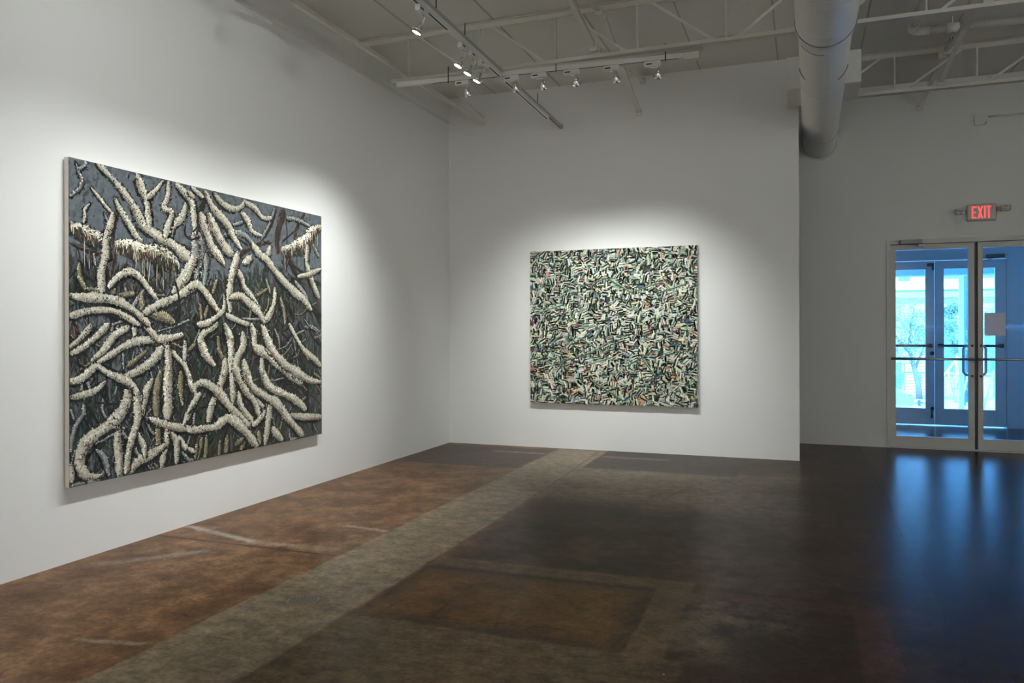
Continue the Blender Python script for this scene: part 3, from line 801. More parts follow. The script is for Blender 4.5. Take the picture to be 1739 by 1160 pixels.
# ------------------------------------------------------------------ tracks and spotlights
def track_group():
    A=thing('lighting_track',(-2.34,5.2,3.38),'grey lighting track running along the room parallel to the left wall','lighting track','ceiling lighting tracks')
    def xA(y): return -2.31-(y-4.6)*.022
    def prof(mb,y0,y1,zb,zt,w):
        mb.bar((xA(y0),y0,(zb+zt)/2),(xA(y1),y1,(zb+zt)/2),w,zt-zb)
    for p0,p1 in ((1.0,5.968),(6.020,YB)):
        st=MB(); prof(st,p0,p1,3.368,3.398,.036); part(st,'strut_channel',M['track'],A)
    for p0,p1 in ((1.0,5.968),(6.020,7.32)):
        tr=MB(); prof(tr,p0,p1,3.336,3.368,.036); part(tr,'track_rail',M['white'],A)
    sl=MB(); prof(sl,1.0,4.9,3.3345,3.337,.012); prof(sl,5.72,5.96,3.3345,3.337,.012); prof(sl,6.03,7.31,3.3345,3.337,.012); part(sl,'conductor_slot',M['slot'],A)
    y=7.38
    while y<7.8:
        part(MB().box(xA(y)-.007,xA(y)+.007,y,y+.022,3.3665,3.369),'slot_hole',M['slot'],A); y+=.042
    for y in (4.72,5.22,7.0): part(MB().tube([(xA(y),y,3.398),(xA(y),y,3.50)],.004,6),'hanger_rod',M['slot'],A)
    part(MB().box(xA(7.8)-.022,xA(7.8)+.022,YB-.006,YB,3.362,3.415),'wall_bracket',M['steel'],A)
    B=thing('lighting_track',(-2.06,6.0,3.36),'grey lighting track across the room facing the back wall','lighting track','ceiling lighting tracks')
    def yB(x): return 5.925+(x+3.321)*.070
    def profB(mb,x0,x1,zb,zt,w): mb.bar((x0,yB(x0),(zb+zt)/2),(x1,yB(x1),(zb+zt)/2),w,zt-zb)
    st=MB().tube([(-3.33,yB(-3.33),3.405),(-.72,yB(-.72),3.405)],.019,12); part(st,'carrier_pipe',M['steel'],B)
    tr=MB(); profB(tr,-3.28,-.84,3.348,3.384,.036); part(tr,'track_rail',M['white'],B)
    sl=MB(); profB(sl,-2.95,-.9,3.3465,3.349,.012); part(sl,'conductor_slot',M['slot'],B)
    for x in (-2.80,-1.87,-1.0): part(MB().tube([(x,yB(x)-.02,3.33),(x,yB(x)-.02,3.47)],.004,6),'hanger_rod',M['slot'],B)
    part(MB().bevbox(-.86,-.74,yB(-.8)-.03,yB(-.8)+.03,3.33,3.385,.005),'feed_box',M['steel'],B)
    part(MB().tube([(-1.6,yB(-1.6)-.02,3.43),(-1.2,yB(-1.2)-.02,3.44),(-.8,yB(-.8)-.02,3.455),(-.62,yB(-.62)-.02,3.475),(-.5,yB(-.5)+.03,3.50)],.008,8),'cable',M['steel'],B)
    return xA,yB
xA,yB=track_group()
def spot(base, target, along, label, group, energy, ang, headoff, drop=.085, vis=True):
    """base: point under the track; along: unit vector of the track; headoff: head offset from base"""
    b=Vector(base); al=Vector(along); tg=Vector(target)
    root=thing('spotlight',tuple(b),label,'spotlight',group)
    def frame(c):
        s=al.cross(Vector((0,0,1)))
        return Matrix(((al.x,s.x,0,c.x),(al.y,s.y,0,c.y),(0,0,1,c.z),(0,0,0,1)))
    F=frame(b)
    ad=MB(); ad.bevbox(-.065,.065,-.018,.018,-.040,0,.004); ad.v=[tuple(F@Vector(p)) for p in ad.v]
    a=part(ad,'adapter',M['white'],root)
    lb=MB().box(-.05,-.005,-.0186,.0186,-.027,-.016); lb.v=[tuple(F@Vector(p)) for p in lb.v]; part(lb,'rating_label',M['slot'],a)
    piv=b+al*.045+Vector((0,0,-.040)); hd=b+Vector(headoff)
    d=(tg-hd).normalized()
    arm=MB().tube([b+Vector((0,0,-.042))-al*.02,piv+Vector((0,0,-.006)),(piv+hd)/2+al*.012,hd-d*.055],.006,8)
    part(arm,'arm',M['chrome'],root)
    z=d; x=Vector((0,0,1)).cross(z).normalized(); y=z.cross(x)
    H=Matrix(((x.x,y.x,z.x,hd.x),(x.y,y.y,z.y,hd.y),(x.z,y.z,z.z,hd.z),(0,0,0,1)))
    part(MB().lathe([(.011,-.060),(.013,-.045),(.020,-.036),(.027,-.018),(.031,0.),(.033,.008),(.033,.014),(.029,.014),(.027,.006)],H,20,True,True),'reflector',M['chrome'],root)
    rg=MB().tube([H@Vector((.040*math.cos(2*PI*k/20),.040*math.sin(2*PI*k/20),-.006)) for k in range(20)],.0035,6,closed=True)
    rg.bar(H@Vector((.030,0,-.006)),H@Vector((.041,0,-.006)),.008,.008); rg.bar(H@Vector((-.041,0,-.006)),H@Vector((-.030,0,-.006)),.008,.008)
    part(rg,'gimbal_ring',M['chrome'],root)
    part(MB().lathe([(.0001,.0125),(.029,.0125)],H,20),'lens',M['lamp'],root,'glowing lamp face')
    li=bpy.data.lights.new('spot_beam','SPOT'); li.energy=energy; li.spot_size=math.radians(ang); li.spot_blend=1.; li.shadow_soft_size=.022; li.color=KL['lc']
    lo=bpy.data.objects.new('spot_beam',li); COL.objects.link(lo)
    lo.location=hd+d*.02; lo.rotation_euler=(-d).to_track_quat('Z','Y').to_euler()
    lo.parent=root; lo.matrix_parent_inverse=Matrix.Translation(root.location).inverted()
    return root
GA='spotlights aimed at the left wall'
EA,EB=KL['EA'],KL['EB']
for y,ty,tz,lab,k in ((4.50,4.20,KL['tA'],'spotlight nearest the viewpoint at the top edge, apart from the three together',1.),
                 (5.19,4.70,KL['tA'],'first of three bright spotlights together on the long track, nearest the viewpoint',1.),
                 (5.375,4.95,KL['tA'],'middle of the three bright spotlights together on the long track',1.),
                 (5.565,5.25,KL['tA'],'farthest of the three bright spotlights together on the long track',1.),
                 (3.75,3.65,KL['tA'],'spotlight overhead on the long track closer to the viewpoint, beam on the painting middle',1.15),
                 (3.10,3.10,KL['tA'],'spotlight overhead on the long track, third before the visible ones',1.15),
                 (2.35,2.45,.5,'spotlight overhead on the long track, closest to the viewpoint',.30)):
    spot((xA(y),y,3.3335),(XL,ty,tz),(0,1,0),lab,GA,EA*k,KL['angA'],(-.085,.10,-.105))
GB='spotlights aimed at the back wall'
for x,tx,tz,lab in ((-2.66,-2.35,KL['tB'],'leftmost back wall spotlight, alone near the left end of the cross track'),
                 (-2.235,-2.15,KL['tB'],'back wall spotlight where the two tracks cross'),
                 (-2.00,-1.5,KL['tB'],'back wall spotlight just right of the track crossing'),
                 (-1.73,-1.9,KL['tB'],'back wall spotlight left of the brace on the lamp row'),
                 (-1.405,-1.35,KL['tB'],'back wall spotlight beside the brace that reaches the back wall'),
                 (-1.08,-1.6,KL['tB'],'rightmost back wall spotlight, next to the feed box')):
    spot((x-.02,yB(x),3.3455),(tx,YB,tz),(1,0,0),lab,GB,EB,KL['angB'],(.035,.035,-.110))

# added track out of frame; its unseen lamps brighten the rest of the gallery
def gallery_fill_track():
    T=thing('lighting_track',(2.6,0,3.37),'added unseen lighting track over the right half of the gallery, behind the viewpoint','lighting track','ceiling lighting tracks')
    part(MB().bar((2.6,-4.6,3.352),(2.6,3.6,3.352),.036,.036),'track_rail',M['white'],T)
    part(MB().bar((2.6,-4.6,3.385),(2.6,3.6,3.385),.036,.030),'strut_channel',M['track'],T)
gallery_fill_track()
for i,(y,tx,ty,tz) in enumerate(KL['gal']):
    spot((2.6,y,3.3315),(tx,ty,tz),(0,1,0),'added unseen fill spotlight behind the viewpoint, number %s along its track'%(['one','two','three','four','five','six','seven','eight'][i]),'added spotlights that brighten the rest of the gallery',KL['EG'],KL['angG'],(.06,.06,-.105))

def fill_track():  # added overhead track; its two unseen lamps lift the upper left wall
    T=thing('lighting_track',(-2.0,2.05,3.37),'added unseen cross track nearest the viewpoint, lights the near end of the left wall','lighting track','ceiling lighting tracks')
    part(MB().bar((-2.2,2.05,3.352),(-.5,2.05,3.352),.036,.036),'track_rail',M['white'],T)
    part(MB().bar((-2.2,2.05,3.385),(-.5,2.05,3.385),.036,.030),'strut_channel',M['track'],T)
fill_track()
for x,ty,tz,lab in ((-.9,2.9,2.7,'added unseen fill spotlight on the nearest cross track, aimed at the near left wall'),(-1.5,3.9,2.8,'added unseen fill spotlight on the nearest cross track, aimed above the root painting')):
    spot((x,2.05,3.3315),(XL,ty,tz),(1,0,0),lab,GA,KL['EF'],80,(-.04,.05,-.11))

# ------------------------------------------------------------------ duct
def duct():
    def ax(y):
        rho=1.945+(y-5.)*.022; return (.134+max(0,y-5.)*.008,y,1.235+rho)
    R1,R2=.181,.166
    root=thing('air_duct',ax(6.5),'thick white spiral air duct hanging from the ceiling toward the entrance wall','air duct')
    pts=[];rs=[]
    y=1.0
    while y<5.2: pts.append(ax(y)); rs.append(R1); y+=.2
    part(MB().tube(pts+[ax(5.22)],rs+[R1],40,caps=False),'duct_pipe',M['duct'],root)
    part(MB().tube([ax(5.22),ax(5.23),ax(5.42),ax(5.43)],[R1+.004,R1+.004,R2+.004,R2+.002],40,caps=False),'reducer',M['duct'],root)
    part(MB().tube([ax(5.41+.2026*k) for k in range(19)],R2,40,caps=False),'duct_pipe',M['duct'],root)
    for y,a0,a1,r in ((5.43,212,268,R2+.003),(6.15,305,350,R2+.002),(6.15,188,220,R2+.002),(8.30,300,350,R2+.004)):
        c=ax(y); p=[]
        for k in range(13):
            a=math.radians(a0+(a1-a0)*k/12); p.append((c[0]+r*math.cos(a),y,c[2]+r*math.sin(a)))
        part(MB().tube(p,.0028,5),'seam',M['slot'],root)
    part(MB().tube([ax(8.27),ax(8.275),ax(8.325),ax(8.33)],[R2,R2+.005,R2+.005,R2],40,caps=False),'joint_band',M['duct'],root)
    part(MB().tube([ax(YD-.02),ax(YD-.001)],[R2+.012,R2+.03],40,caps=False),'wall_collar',M['wall'],root)
    for s in (-1,1):
        cx=ax(7.2)[0]
        a,b=(cx-.282,cx-.16) if s<0 else (cx+.145,cx+.296)
        bx=part(MB().bevbox(a,b,6.92,7.46,3.262,3.53,.004),'register_box',M['white'],root,'left box on the duct' if s<0 else 'right box on the duct')
        part(MB().box(a+.006,b-.006,6.935,7.445,3.2605,3.263),'grille_edge',M['steel'],bx)
        n0,n1=(cx-.165,cx-.10) if s<0 else (cx+.10,cx+.15)
        part(MB().box(n0,n1,6.95,7.43,3.25,3.40),'collar',M['white'],bx)
        for yy in (6.93,7.45):
            e=b+.004 if s<0 else a-.004
            part(MB().box(e-.003,e+.003,yy-.004,yy+.004,3.255,3.36),'joint_gap',M['slot'],bx)
    for yy in (4.6,6.5):
        c=ax(yy)
        rr=R1 if yy<5 else R2
        part(MB().tube([(c[0]+rr*math.cos(math.radians(a)),yy,c[2]+rr*math.sin(math.radians(a))) for a in range(0,360,15)],.003,5,closed=True),'hanger_strap',M['steel'],root)
duct()

# ------------------------------------------------------------------ sprinkler pipe
r=thing('sprinkler_pipe',(.852,7,3.62),'white pipe under the deck that bends right beyond the duct','pipe')
pl=[(.852,y,3.725) for y in (1.,3.,5.,6.5,7.09)]
part(MB().tube(pl,.030,16),'pipe_run',M['white'],r)
el=[(.852,7.07,3.725)]+[(.852+.09*(1-math.cos(a)),7.16+.09*math.sin(a),3.725) for a in [PI/2*k/8 for k in range(9)]]+[(.985,7.25,3.725)]
part(MB().tube(el,.038,16),'elbow',M['white'],r)
part(MB().tube([(.975,7.25,3.725),(5.4,7.47,3.725)],.030,16),'pipe_run',M['white'],r)
part(MB().tube([(1.11,7.256,3.725),(1.20,7.26,3.725)],.040,16),'coupling',M['white'],r)
part(MB().tube([(1.155,7.258,3.69),(1.155,7.258,3.63)],.012,10),'sprinkler_head',M['chrome'],r)
part(MB().tube([(1.155,7.258,3.76),(1.155,7.258,ZC)],.006,8),'hanger_rod',M['steel'],r)
# ------------------------------------------------------------------ junction box on the entrance wall
r=thing('junction_box',(1.69,YD,3.36),'small white electrical box with conduit high on the entrance wall','electrical box')
part(MB().bevbox(1.637,1.742,YD-.055,YD,3.313,3.414,.005),'box_body',M['white'],r)
part(MB().box(1.634,1.745,YD-.058,YD-.055,3.310,3.417),'cover',M['white'],r)
part(MB().tube([(1.742,YD-.02,3.392),(3.6,YD-.02,3.392)],.011,10),'conduit',M['white'],r)
part(MB().tube([(1.726,YD-.0585,3.325),(1.726,YD-.061,3.325)],.006,8),'screw',M['slot'],r)

# ------------------------------------------------------------------ exit sign
def exit_sign():
    r=thing('exit_sign',(1.69,YD,2.43),'lit red EXIT sign with emergency lamp heads above the doors','exit sign')
    x0,x1,z0,z1=1.556,1.822,2.340,2.513; yf=YD-.048
    part(MB().bevbox(x0,x1,yf,YD,z0,z1,.012),'housing',M['housing'],r)
    lt=MB(); y1=yf-.0015; H=.122; zb=2.366; w=.043; s=.0135; g=.0065
    def rc(a,b,c,d): lt.box(a,b,y1,yf+.001,c,d)
    xa=1.600
    rc(xa,xa+s,zb,zb+H); rc(xa+s,xa+w,zb,zb+s); rc(xa+s,xa+w,zb+H-s,zb+H); rc(xa+s,xa+w*.86,zb+H/2-s/2,zb+H/2+s/2)
    xa+=w+g; wx=.052
    lt.prism([(xa,zb),(xa+s*1.15,zb),(xa+wx,zb+H),(xa+wx-s*1.15,zb+H)],'y',y1,yf+.001)
    lt.prism([(xa+wx-s*1.15,zb),(xa+wx,zb),(xa+s*1.15,zb+H),(xa,zb+H)],'y',y1-.0002,yf+.001)
    xa+=wx+g; rc(xa,xa+s*1.15,zb,zb+H)
    xa+=s*1.15+g; rc(xa,xa+w,zb+H-s,zb+H); rc(xa+w/2-s*.58,xa+w/2+s*.58,zb,zb+H-s)
    part(lt,'letters',M['exit'],r,'glowing red letters')
    for a,b,zc in ((1.452,1.535,2.440),(1.852,1.936,2.456)):
        h=part(MB().bevbox(a,b,YD-.085,YD-.03,zc-.028,zc+.028,.006),'lamp_head',simple('lamp_head_grey',(.33,.31,.29),.5),r,'grey emergency lamp head')
        for i in range(4):
            for j in range(3):
                cx=a+.013+i*.0195; cz=zc-.018+j*.018
                part(MB().lathe([(.0002,0),(.007,0),(.007,.002)],Matrix.Translation((cx,YD-.0865,cz))@Matrix.Rotation(PI/2,4,'X'),10),'diode',M['chrome'],h)
        m=(b,x0) if a<1.6 else (x1,a)
        part(MB().box(m[0]-.004,m[1]+.004,YD-.06,YD-.03,zc-.016,zc+.016),'bracket',simple('bracket_brown',(.10,.07,.06),.5),r)
exit_sign()

# ------------------------------------------------------------------ entrance doors
def text_mesh(txt,size,font_space=1.):
    cu=bpy.data.curves.new('t','FONT'); cu.body=txt; cu.size=size; cu.align_x='CENTER'; cu.align_y='CENTER'; cu.space_character=font_space
    o=bpy.data.objects.new('t',cu); COL.objects.link(o); bpy.context.view_layer.update()
    dg=bpy.context.evaluated_depsgraph_get(); me=o.evaluated_get(dg).to_mesh()
    vs=[tuple(v.co) for v in me.vertices]; fs=[tuple(p.vertices) for p in me.polygons]
    o.evaluated_get(dg).to_mesh_clear(); bpy.data.objects.remove(o); bpy.data.curves.remove(cu)
    return vs,fs
fr=MB().box(.82,.855,YD-.012,YD+.11,0,2.18).box(2.441,2.476,YD-.012,YD+.11,0,2.18).box(.855,2.441,YD-.012,YD+.11,2.136,2.18)
fr.box(.855,2.441,YD+.062,YD+.075,2.120,2.136)
fr.box(.855,2.441,YD-.005,YD+.10,0,.010)
struct('trim_2',fr,M['alu'],'grey aluminium frame around the glass double doors','door frame')
def leaf(name,x0,x1,y,gx0,gx1,gz0,gz1,z0,z1,mat,th=.045):
    f=MB().box(x0,gx0,y,y+th,z0,z1).box(gx1,x1,y,y+th,z0,z1).box(gx0,gx1,y,y+th,z0,gz0).box(gx0,gx1,y,y+th,gz1,z1)
    o=f.build(name,mat); o['kind']='structure'
    b=.008
    part(MB().box(gx0,gx0+b,y-.004,y+th+.004,gz0,gz1).box(gx1-b,gx1,y-.004,y+th+.004,gz0,gz1).box(gx0+b,gx1-b,y-.004,y+th+.004,gz0,gz0+b).box(gx0+b,gx1-b,y-.004,y+th+.004,gz1-b,gz1),'glazing_bead',mat,o)
    part(MB().box(gx0+b*.5,gx1-b*.5,y+th/2-.003,y+th/2+.003,gz0+b*.5,gz1-b*.5),'glass_pane',M['glass'],o)
    return o
d1=leaf('door_1',.858,1.634,YD+.014,.902,1.588,.116,2.083,.014,2.130,M['alu'])
tag(d1,'left leaf of the near glass double doors, door closer at its top','door')
d2=leaf('door_2',1.664,2.438,YD+.014,1.702,2.394,.116,2.083,.014,2.130,M['alu'])
tag(d2,'right leaf of the near glass double doors, with a paper notice','door')
part(MB().box(1.634,1.664,YD+.030,YD+.052,.014,2.130),'weatherstrip',M['dark'],d2)
for d,a,b,px_,sg in ((d1,.868,1.628,1.548,1),(d2,1.670,2.43,1.752,-1)):
    yb=YD-.045
    part(MB().tube([(a,yb,.938),(b,yb,.938)],.013,12).box(a,a+.035,yb,YD+.014,.924,.952).box(b-.035,b,yb,YD+.014,.924,.952),'push_bar',M['alub'],d)
    yo=YD+.11; xs=1.611 if sg>0 else 1.688
    pth=[(xs,YD+.059,1.075),(xs,yo-.01,1.075),(xs-sg*.02,yo,1.072),(px_+sg*.02,yo,1.068),(px_,yo,1.045),(px_,yo,.80),(px_+sg*.02,yo,.775),(xs-sg*.02,yo,.768),(xs,yo-.01,.765),(xs,YD+.059,.765)]
    part(MB().tube(pth,.0125,10),'pull_handle',M['alub'],d)
    for z in (1.075,.765):
        part(MB().lathe([(.0002,0),(.012,0),(.012,.006)],Matrix.Translation((xs,YD+.008,z))@Matrix.Rotation(PI/2,4,'X') ,12),'handle_bolt',M['slot'],d)
def lettering(xc,zc,y,parent):
    mb=MB()
    for txt,s,z,sp in (('cris worley',.055,zc,1.06),('FINE ARTS',.026,zc-.043,1.45)):
        vs,fs=text_mesh(txt,s,sp)
        mb.add([(xc-v[0],y,z+v[1]) for v in vs],fs)        # read from outside
    part(mb,'lettering',M['vinyl'],parent,'white gallery name lettering reversed on the glass')
lettering(1.247,1.275,YD+.0402,d1); lettering(2.040,1.275,YD+.0402,d2)
# closer on the frame head
def closer(parent,x0,x1,y,z,arm_to):
    part(MB().bevbox(x0,x1,y-.045,y,z-.022,z+.024,.006),'door_closer',M['closer'],parent)
    part(MB().bar(((x0+x1)/2,y-.022,z-.026),arm_to[0],.022,.006).bar(arm_to[0],arm_to[1],.018,.006),'closer_arm',M['alub'],parent)
closer(d1,.945,1.155,YD-.012,2.152,((1.12,YD-.10,2.112),(1.165,YD+.012,2.100)))
pn=MB().box(1.726,1.910,YD+.031,YD+.0328,1.178,1.410); o=pn.build('paper_notice',M['paper'],loc=(1.81,YD+.031,1.30))
tag(o,'blank pale paper notice taped on the right glass door','paper')
part(MB().box(1.80,1.84,YD+.0306,YD+.0311,1.190,1.1915),'printed_line',M['slot'],o)

# ------------------------------------------------------------------ vestibule
YO=11.3
vw=m_wall('vestibule_paint',(.78,.78,.78))
struct('wall_vestibule_left',MB().box(.45,.6,YD+.15,YO,0,2.75),vw,'side wall inside the vestibule on the left','wall')
struct('wall_vestibule_right',MB().box(3.6,3.75,YD+.15,YO,0,2.75),vw,'side wall inside the vestibule on the right','wall')
struct('ceiling_vestibule',MB().box(.45,3.75,YD+.15,YO+.15,2.75,2.85),vw,'low ceiling of the vestibule','ceiling')
wo=MB().box(.45,.79,YO,YO+.15,0,2.75).box(.79,3.75,YO,YO+.15,2.18,2.75).box(2.41,2.60,YO,YO+.15,0,2.18).box(2.60,3.4,YO,YO+.15,0,.12).box(3.4,3.75,YO,YO+.15,0,2.18)
struct('wall_front',wo,vw,'outer vestibule wall around the far doors','wall')
fo=MB().box(.76,.795,YO-.02,YO+.16,0,2.17).box(2.388,2.42,YO-.02,YO+.16,0,2.17).box(.795,2.388,YO-.02,YO+.16,2.136,2.18)
ow=simple('far_door_paint',(.74,.74,.75),.45)
struct('trim_4',fo,ow,'pale frame around the far double doors','door frame')
d3=leaf('door_3',.80,1.585,YO+.02,.90,1.491,.212,2.032,.012,2.130,ow)
tag(d3,'left leaf of the far double doors beyond the vestibule','door')
d4=leaf('door_4',1.591,2.384,YO+.02,1.687,2.276,.212,2.032,.012,2.130,ow)
tag(d4,'right leaf of the far double doors beyond the vestibule','door')
dk=simple('dark_bronze',(.06,.06,.065),.4,.4)
for d,a,b in ((d3,.83,1.555),(d4,1.625,2.345)):
    part(MB().tube([(a,YO-.05,1.035),(b,YO-.05,1.035)],.016,10).box(a,a+.05,YO-.06,YO+.02,1.01,1.06).box(b-.05,b,YO-.06,YO+.02,1.01,1.06),'panic_bar',dk,d)
part(MB().lathe([(.0002,0),(.024,0),(.026,.012)],Matrix.Translation((1.553,YO+.008,.935))@Matrix.Rotation(PI/2,4,'X'),14),'lock_cylinder',dk,d3)
part(MB().tube([(1.555,YO+.012,.215),(1.553,YO+.004,.16),(1.551,YO+.0,.10)],[.012,.008,.014],10).lathe([(.0002,0),(.022,0),(.022,.012)],Matrix.Translation((1.556,YO+.008,.22))@Matrix.Rotation(PI/2,4,'X'),12),'door_stop',dk,d3)
part(MB().box(1.50,1.575,YO-.01,YO+.02,2.06,2.10).box(1.555,1.58,YO-.01,YO+.02,2.01,2.10),'door_closer',dk,d3)
closer(d4,2.16,2.36,YO-.02,2.165,((2.2,YO-.10,2.125),(2.14,YO+.018,2.11)))
wf=MB().box(2.60,2.63,YO,YO+.06,.12,2.18).box(3.37,3.40,YO,YO+.06,.12,2.18).box(2.63,3.37,YO,YO+.06,.12,.15).box(2.63,3.37,YO,YO+.06,2.14,2.18)
w1=struct('window_1',wf,ow,'tall sidelight window right of the far doors','window')
part(MB().box(2.63,3.37,YO+.027,YO+.033,.15,2.14),'glass_pane',M['glass'],w1)

# ------------------------------------------------------------------ drain in the floor
r=thing('floor_drain',(-2.155,3.0,0),'round perforated metal drain cover set in the grey trench','drain')
part(MB().lathe([(.0003,.003),(.072,.003),(.078,.001),(.078,-.001)],Matrix.Translation((-2.155,3.0,0)),32),'cover',M['brass'],r)
hs=MB()
for i in range(-4,5):
    for j in range(-4,5):
        X,Y=i*.0155+(j%2)*.0078,j*.0145
        if math.hypot(X,Y)<.066: hs.lathe([(.0002,.0),(.0052,.0)],Matrix.Translation((-2.155+X,3.0+Y,.0034)),8)
part(hs,'drain_holes',M['slot'],r)

# ------------------------------------------------------------------ outdoors
G=-1.0
conc=simple('street_concrete',(.55,.55,.53),.9,0,.08,2)
struct('ground',MB().box(-25,35,13.6,60,G-.2,G),conc,'sunlit pale street and pavement outside','street')
st=MB()
for k in range(4): st.box(-1,5,12.8+.2*k,13.0+.2*k+.01,G,-.2-.2*k)
st.box(.45,3.75,11.3,12.8,G,-.12)
struct('trim_5',st,conc,'concrete steps below the porch outside','steps')
pc=simple('porch_paint',(.68,.70,.72),.7)
struct('ceiling_porch',MB().box(-2,7,11.46,18.5,2.52,2.7),pc,'pale ceiling of the porch outside the far doors','porch ceiling')
struct('trim_6',MB().box(-2,7,18.0,18.5,2.37,2.52),simple('beam_blue_grey',(.16,.22,.27),.6),'dark beam along the front edge of the porch','beam')
o=MB().lathe([(.0003,0),(.17,0),(.19,.012)],Matrix.Translation((2.03,16.9,2.507)),24).build('porch_light',simple('light_glass',(.9,.9,.88),.4),loc=(2.03,16.9,2.507))
o.data.materials.clear(); o.data.materials.append(emitter('porch_lamp',(1,.98,.95),3.)); tag(o,'round lit lamp on the porch ceiling outside','lamp')
o=MB().bevbox(3.0,3.085,18.18,18.27,G,2.37,.008).build('porch_column',simple('column_white',(.85,.85,.85),.6),loc=(3.04,18.22,G)); tag(o,'slim white porch column seen through the far right door','column')
bl=simple('navy_steel',(.05,.10,.14),.5)
for x0,x1,y,l in ((4.41,4.49,26.24,'dark blue steel post just right of the white porch column'),(4.69,4.80,27.42,'wider dark blue steel post farther behind the leaning pole')):
    o=MB().bevbox(x0,x1,y-.05,y+.05,G,3.1,.006).build('steel_post',bl,loc=(x0,y,G)); tag(o,l,'post','steel posts outside')
for p,q,l in (((4.40,25.15,.10),(4.13,25.05,G),'pale blue pole leaning beside the dark posts'),((5.05,25.40,.1),(4.78,25.3,G),'dark pole leaning, seen below the paper notice')):
    o=MB().tube([q,p],.03,10).build('leaning_pole',simple('pole_paint',(.35,.5,.58),.5),loc=q); tag(o,l,'pole','leaning poles outside')
# building across the street
def brickmat(name,c1,c2,mo,sc):
    t=NT(name); b=t.node('ShaderNodeTexBrick'); mp=t.node('ShaderNodeMapping'); mp.inputs['Rotation'].default_value=(PI/2,0,0)
    t.l.new(t.pos(),mp.inputs[0]); t.l.new(mp.outputs[0],b.inputs[0])
    for i,c in zip((1,2,3),(c1,c2,mo)): b.inputs[i].default_value=(*c,1)
    b.inputs['Scale'].default_value=sc; b.inputs['Mortar Size'].default_value=.012; t.col(b.outputs[0]); t.set(Roughness=.9); return t.m
br=brickmat('pale_brick',(.50,.30,.25),(.58,.38,.32),(.62,.58,.54),4.)
stu=simple('stucco',(.74,.72,.68),.9); trimw=simple('band_white',(.85,.84,.8),.8)
bld=thing('building',(5,30,G),'pale brick building with white bands across the street','building')
part(MB().box(-4,14,30.2,36,G,2.55),'brick_wall',br,bld)
part(MB().box(-4,14,30.15,36,2.55,7),'upper_wall',stu,bld)
part(MB().box(-4,14,29.75,30.2,2.62,2.82),'band',trimw,bld)
part(MB().box(-4,14,30.0,30.2,2.36,2.56),'band',trimw,bld)
part(MB().box(4.3,4.9,30.05,30.25,1.68,2.02),'awning',bl,bld)
wg=simple('far_window',(.16,.28,.36),.2)
for i,(a,b,z0,z1) in enumerate(((3.10,3.45,2.95,4.4),(4.45,4.98,3.0,4.6),(4.35,4.85,-.2,1.55),(2.85,3.2,-.9,.1),(5.6,6.4,3.0,4.6),(5.7,6.5,-.2,1.5),(1.6,2.2,2.95,4.4))):
    w=part(MB().box(a-.06,b+.06,30.1,30.24,z0-.06,z1+.06),'window_frame',trimw,bld)
    part(MB().box(a,b,30.07,30.12,z0,z1),'pane',wg,w)
sid=simple('siding',(.78,.76,.74),.8); sd=MB()
for k in range(16): sd.prism([(30.2,G+.1*k),(30.08,G+.1*k),(30.12,G+.1*k+.1),(30.2,G+.1*k+.1)],'x',3.32,4.25)
part(sd,'siding_panel',sid,bld)
o=MB().bevbox(4.80,5.12,30.0,30.06,1.19,1.86,.01).build('wall_sign',trimw,loc=(4.95,30.03,1.5)); tag(o,'blank white sign board on the building beside the column','sign')
part(MB().box(4.83,5.09,29.995,30.001,1.22,1.83),'face',simple('sign_face',(.9,.9,.9),.6),o)
sr=thing('stair_railing',(4.6,29.5,G),'pale sloping stair railing in front of the building','railing')
part(MB().bar((4.30,29.45,-.42),(5.05,29.65,.62),.05,.05),'handrail',trimw,sr)
part(MB().bar((4.30,29.45,-.95),(5.05,29.65,.05),.05,.05),'lower_rail',trimw,sr)
for k in range(4):
    x=4.33+k*.22; part(MB().bar((x,29.46+k*.05,G),(x,29.46+k*.05,-.38+k*.30),.04,.04),'baluster',trimw,sr)
fe=thing('street_fence',(3.1,27.4,G),'pale metal fence behind the street tree','fence')
gf=simple('fence_paint',(.45,.55,.6),.6)
part(MB().bar((1.8,27.2,-.10),(3.9,27.6,-.12),.05,.05),'top_rail',gf,fe)
for x in (1.9,2.5,2.95,3.45,3.85): part(MB().bar((x,27.2+(x-1.8)*.19,G),(x,27.2+(x-1.8)*.19,-.1),.05,.05),'fence_post',gf,fe)
be=thing('street_bench',(3.2,26.35,G),'white low bench on the pavement by the fence','bench')
part(MB().bevbox(2.75,3.68,26.2,26.5,-.93,-.87,.01),'seat',trimw,be)
for x in (2.8,3.6): part(MB().box(x,x+.05,26.23,26.47,G,-.93),'leg',trimw,be)
o=MB().bevbox(3.15,3.23,25.6,25.72,G,-.82,.02).build('bollard',bl,loc=(3.19,25.66,G)); tag(o,'small dark bollard on the bright pavement','bollard')
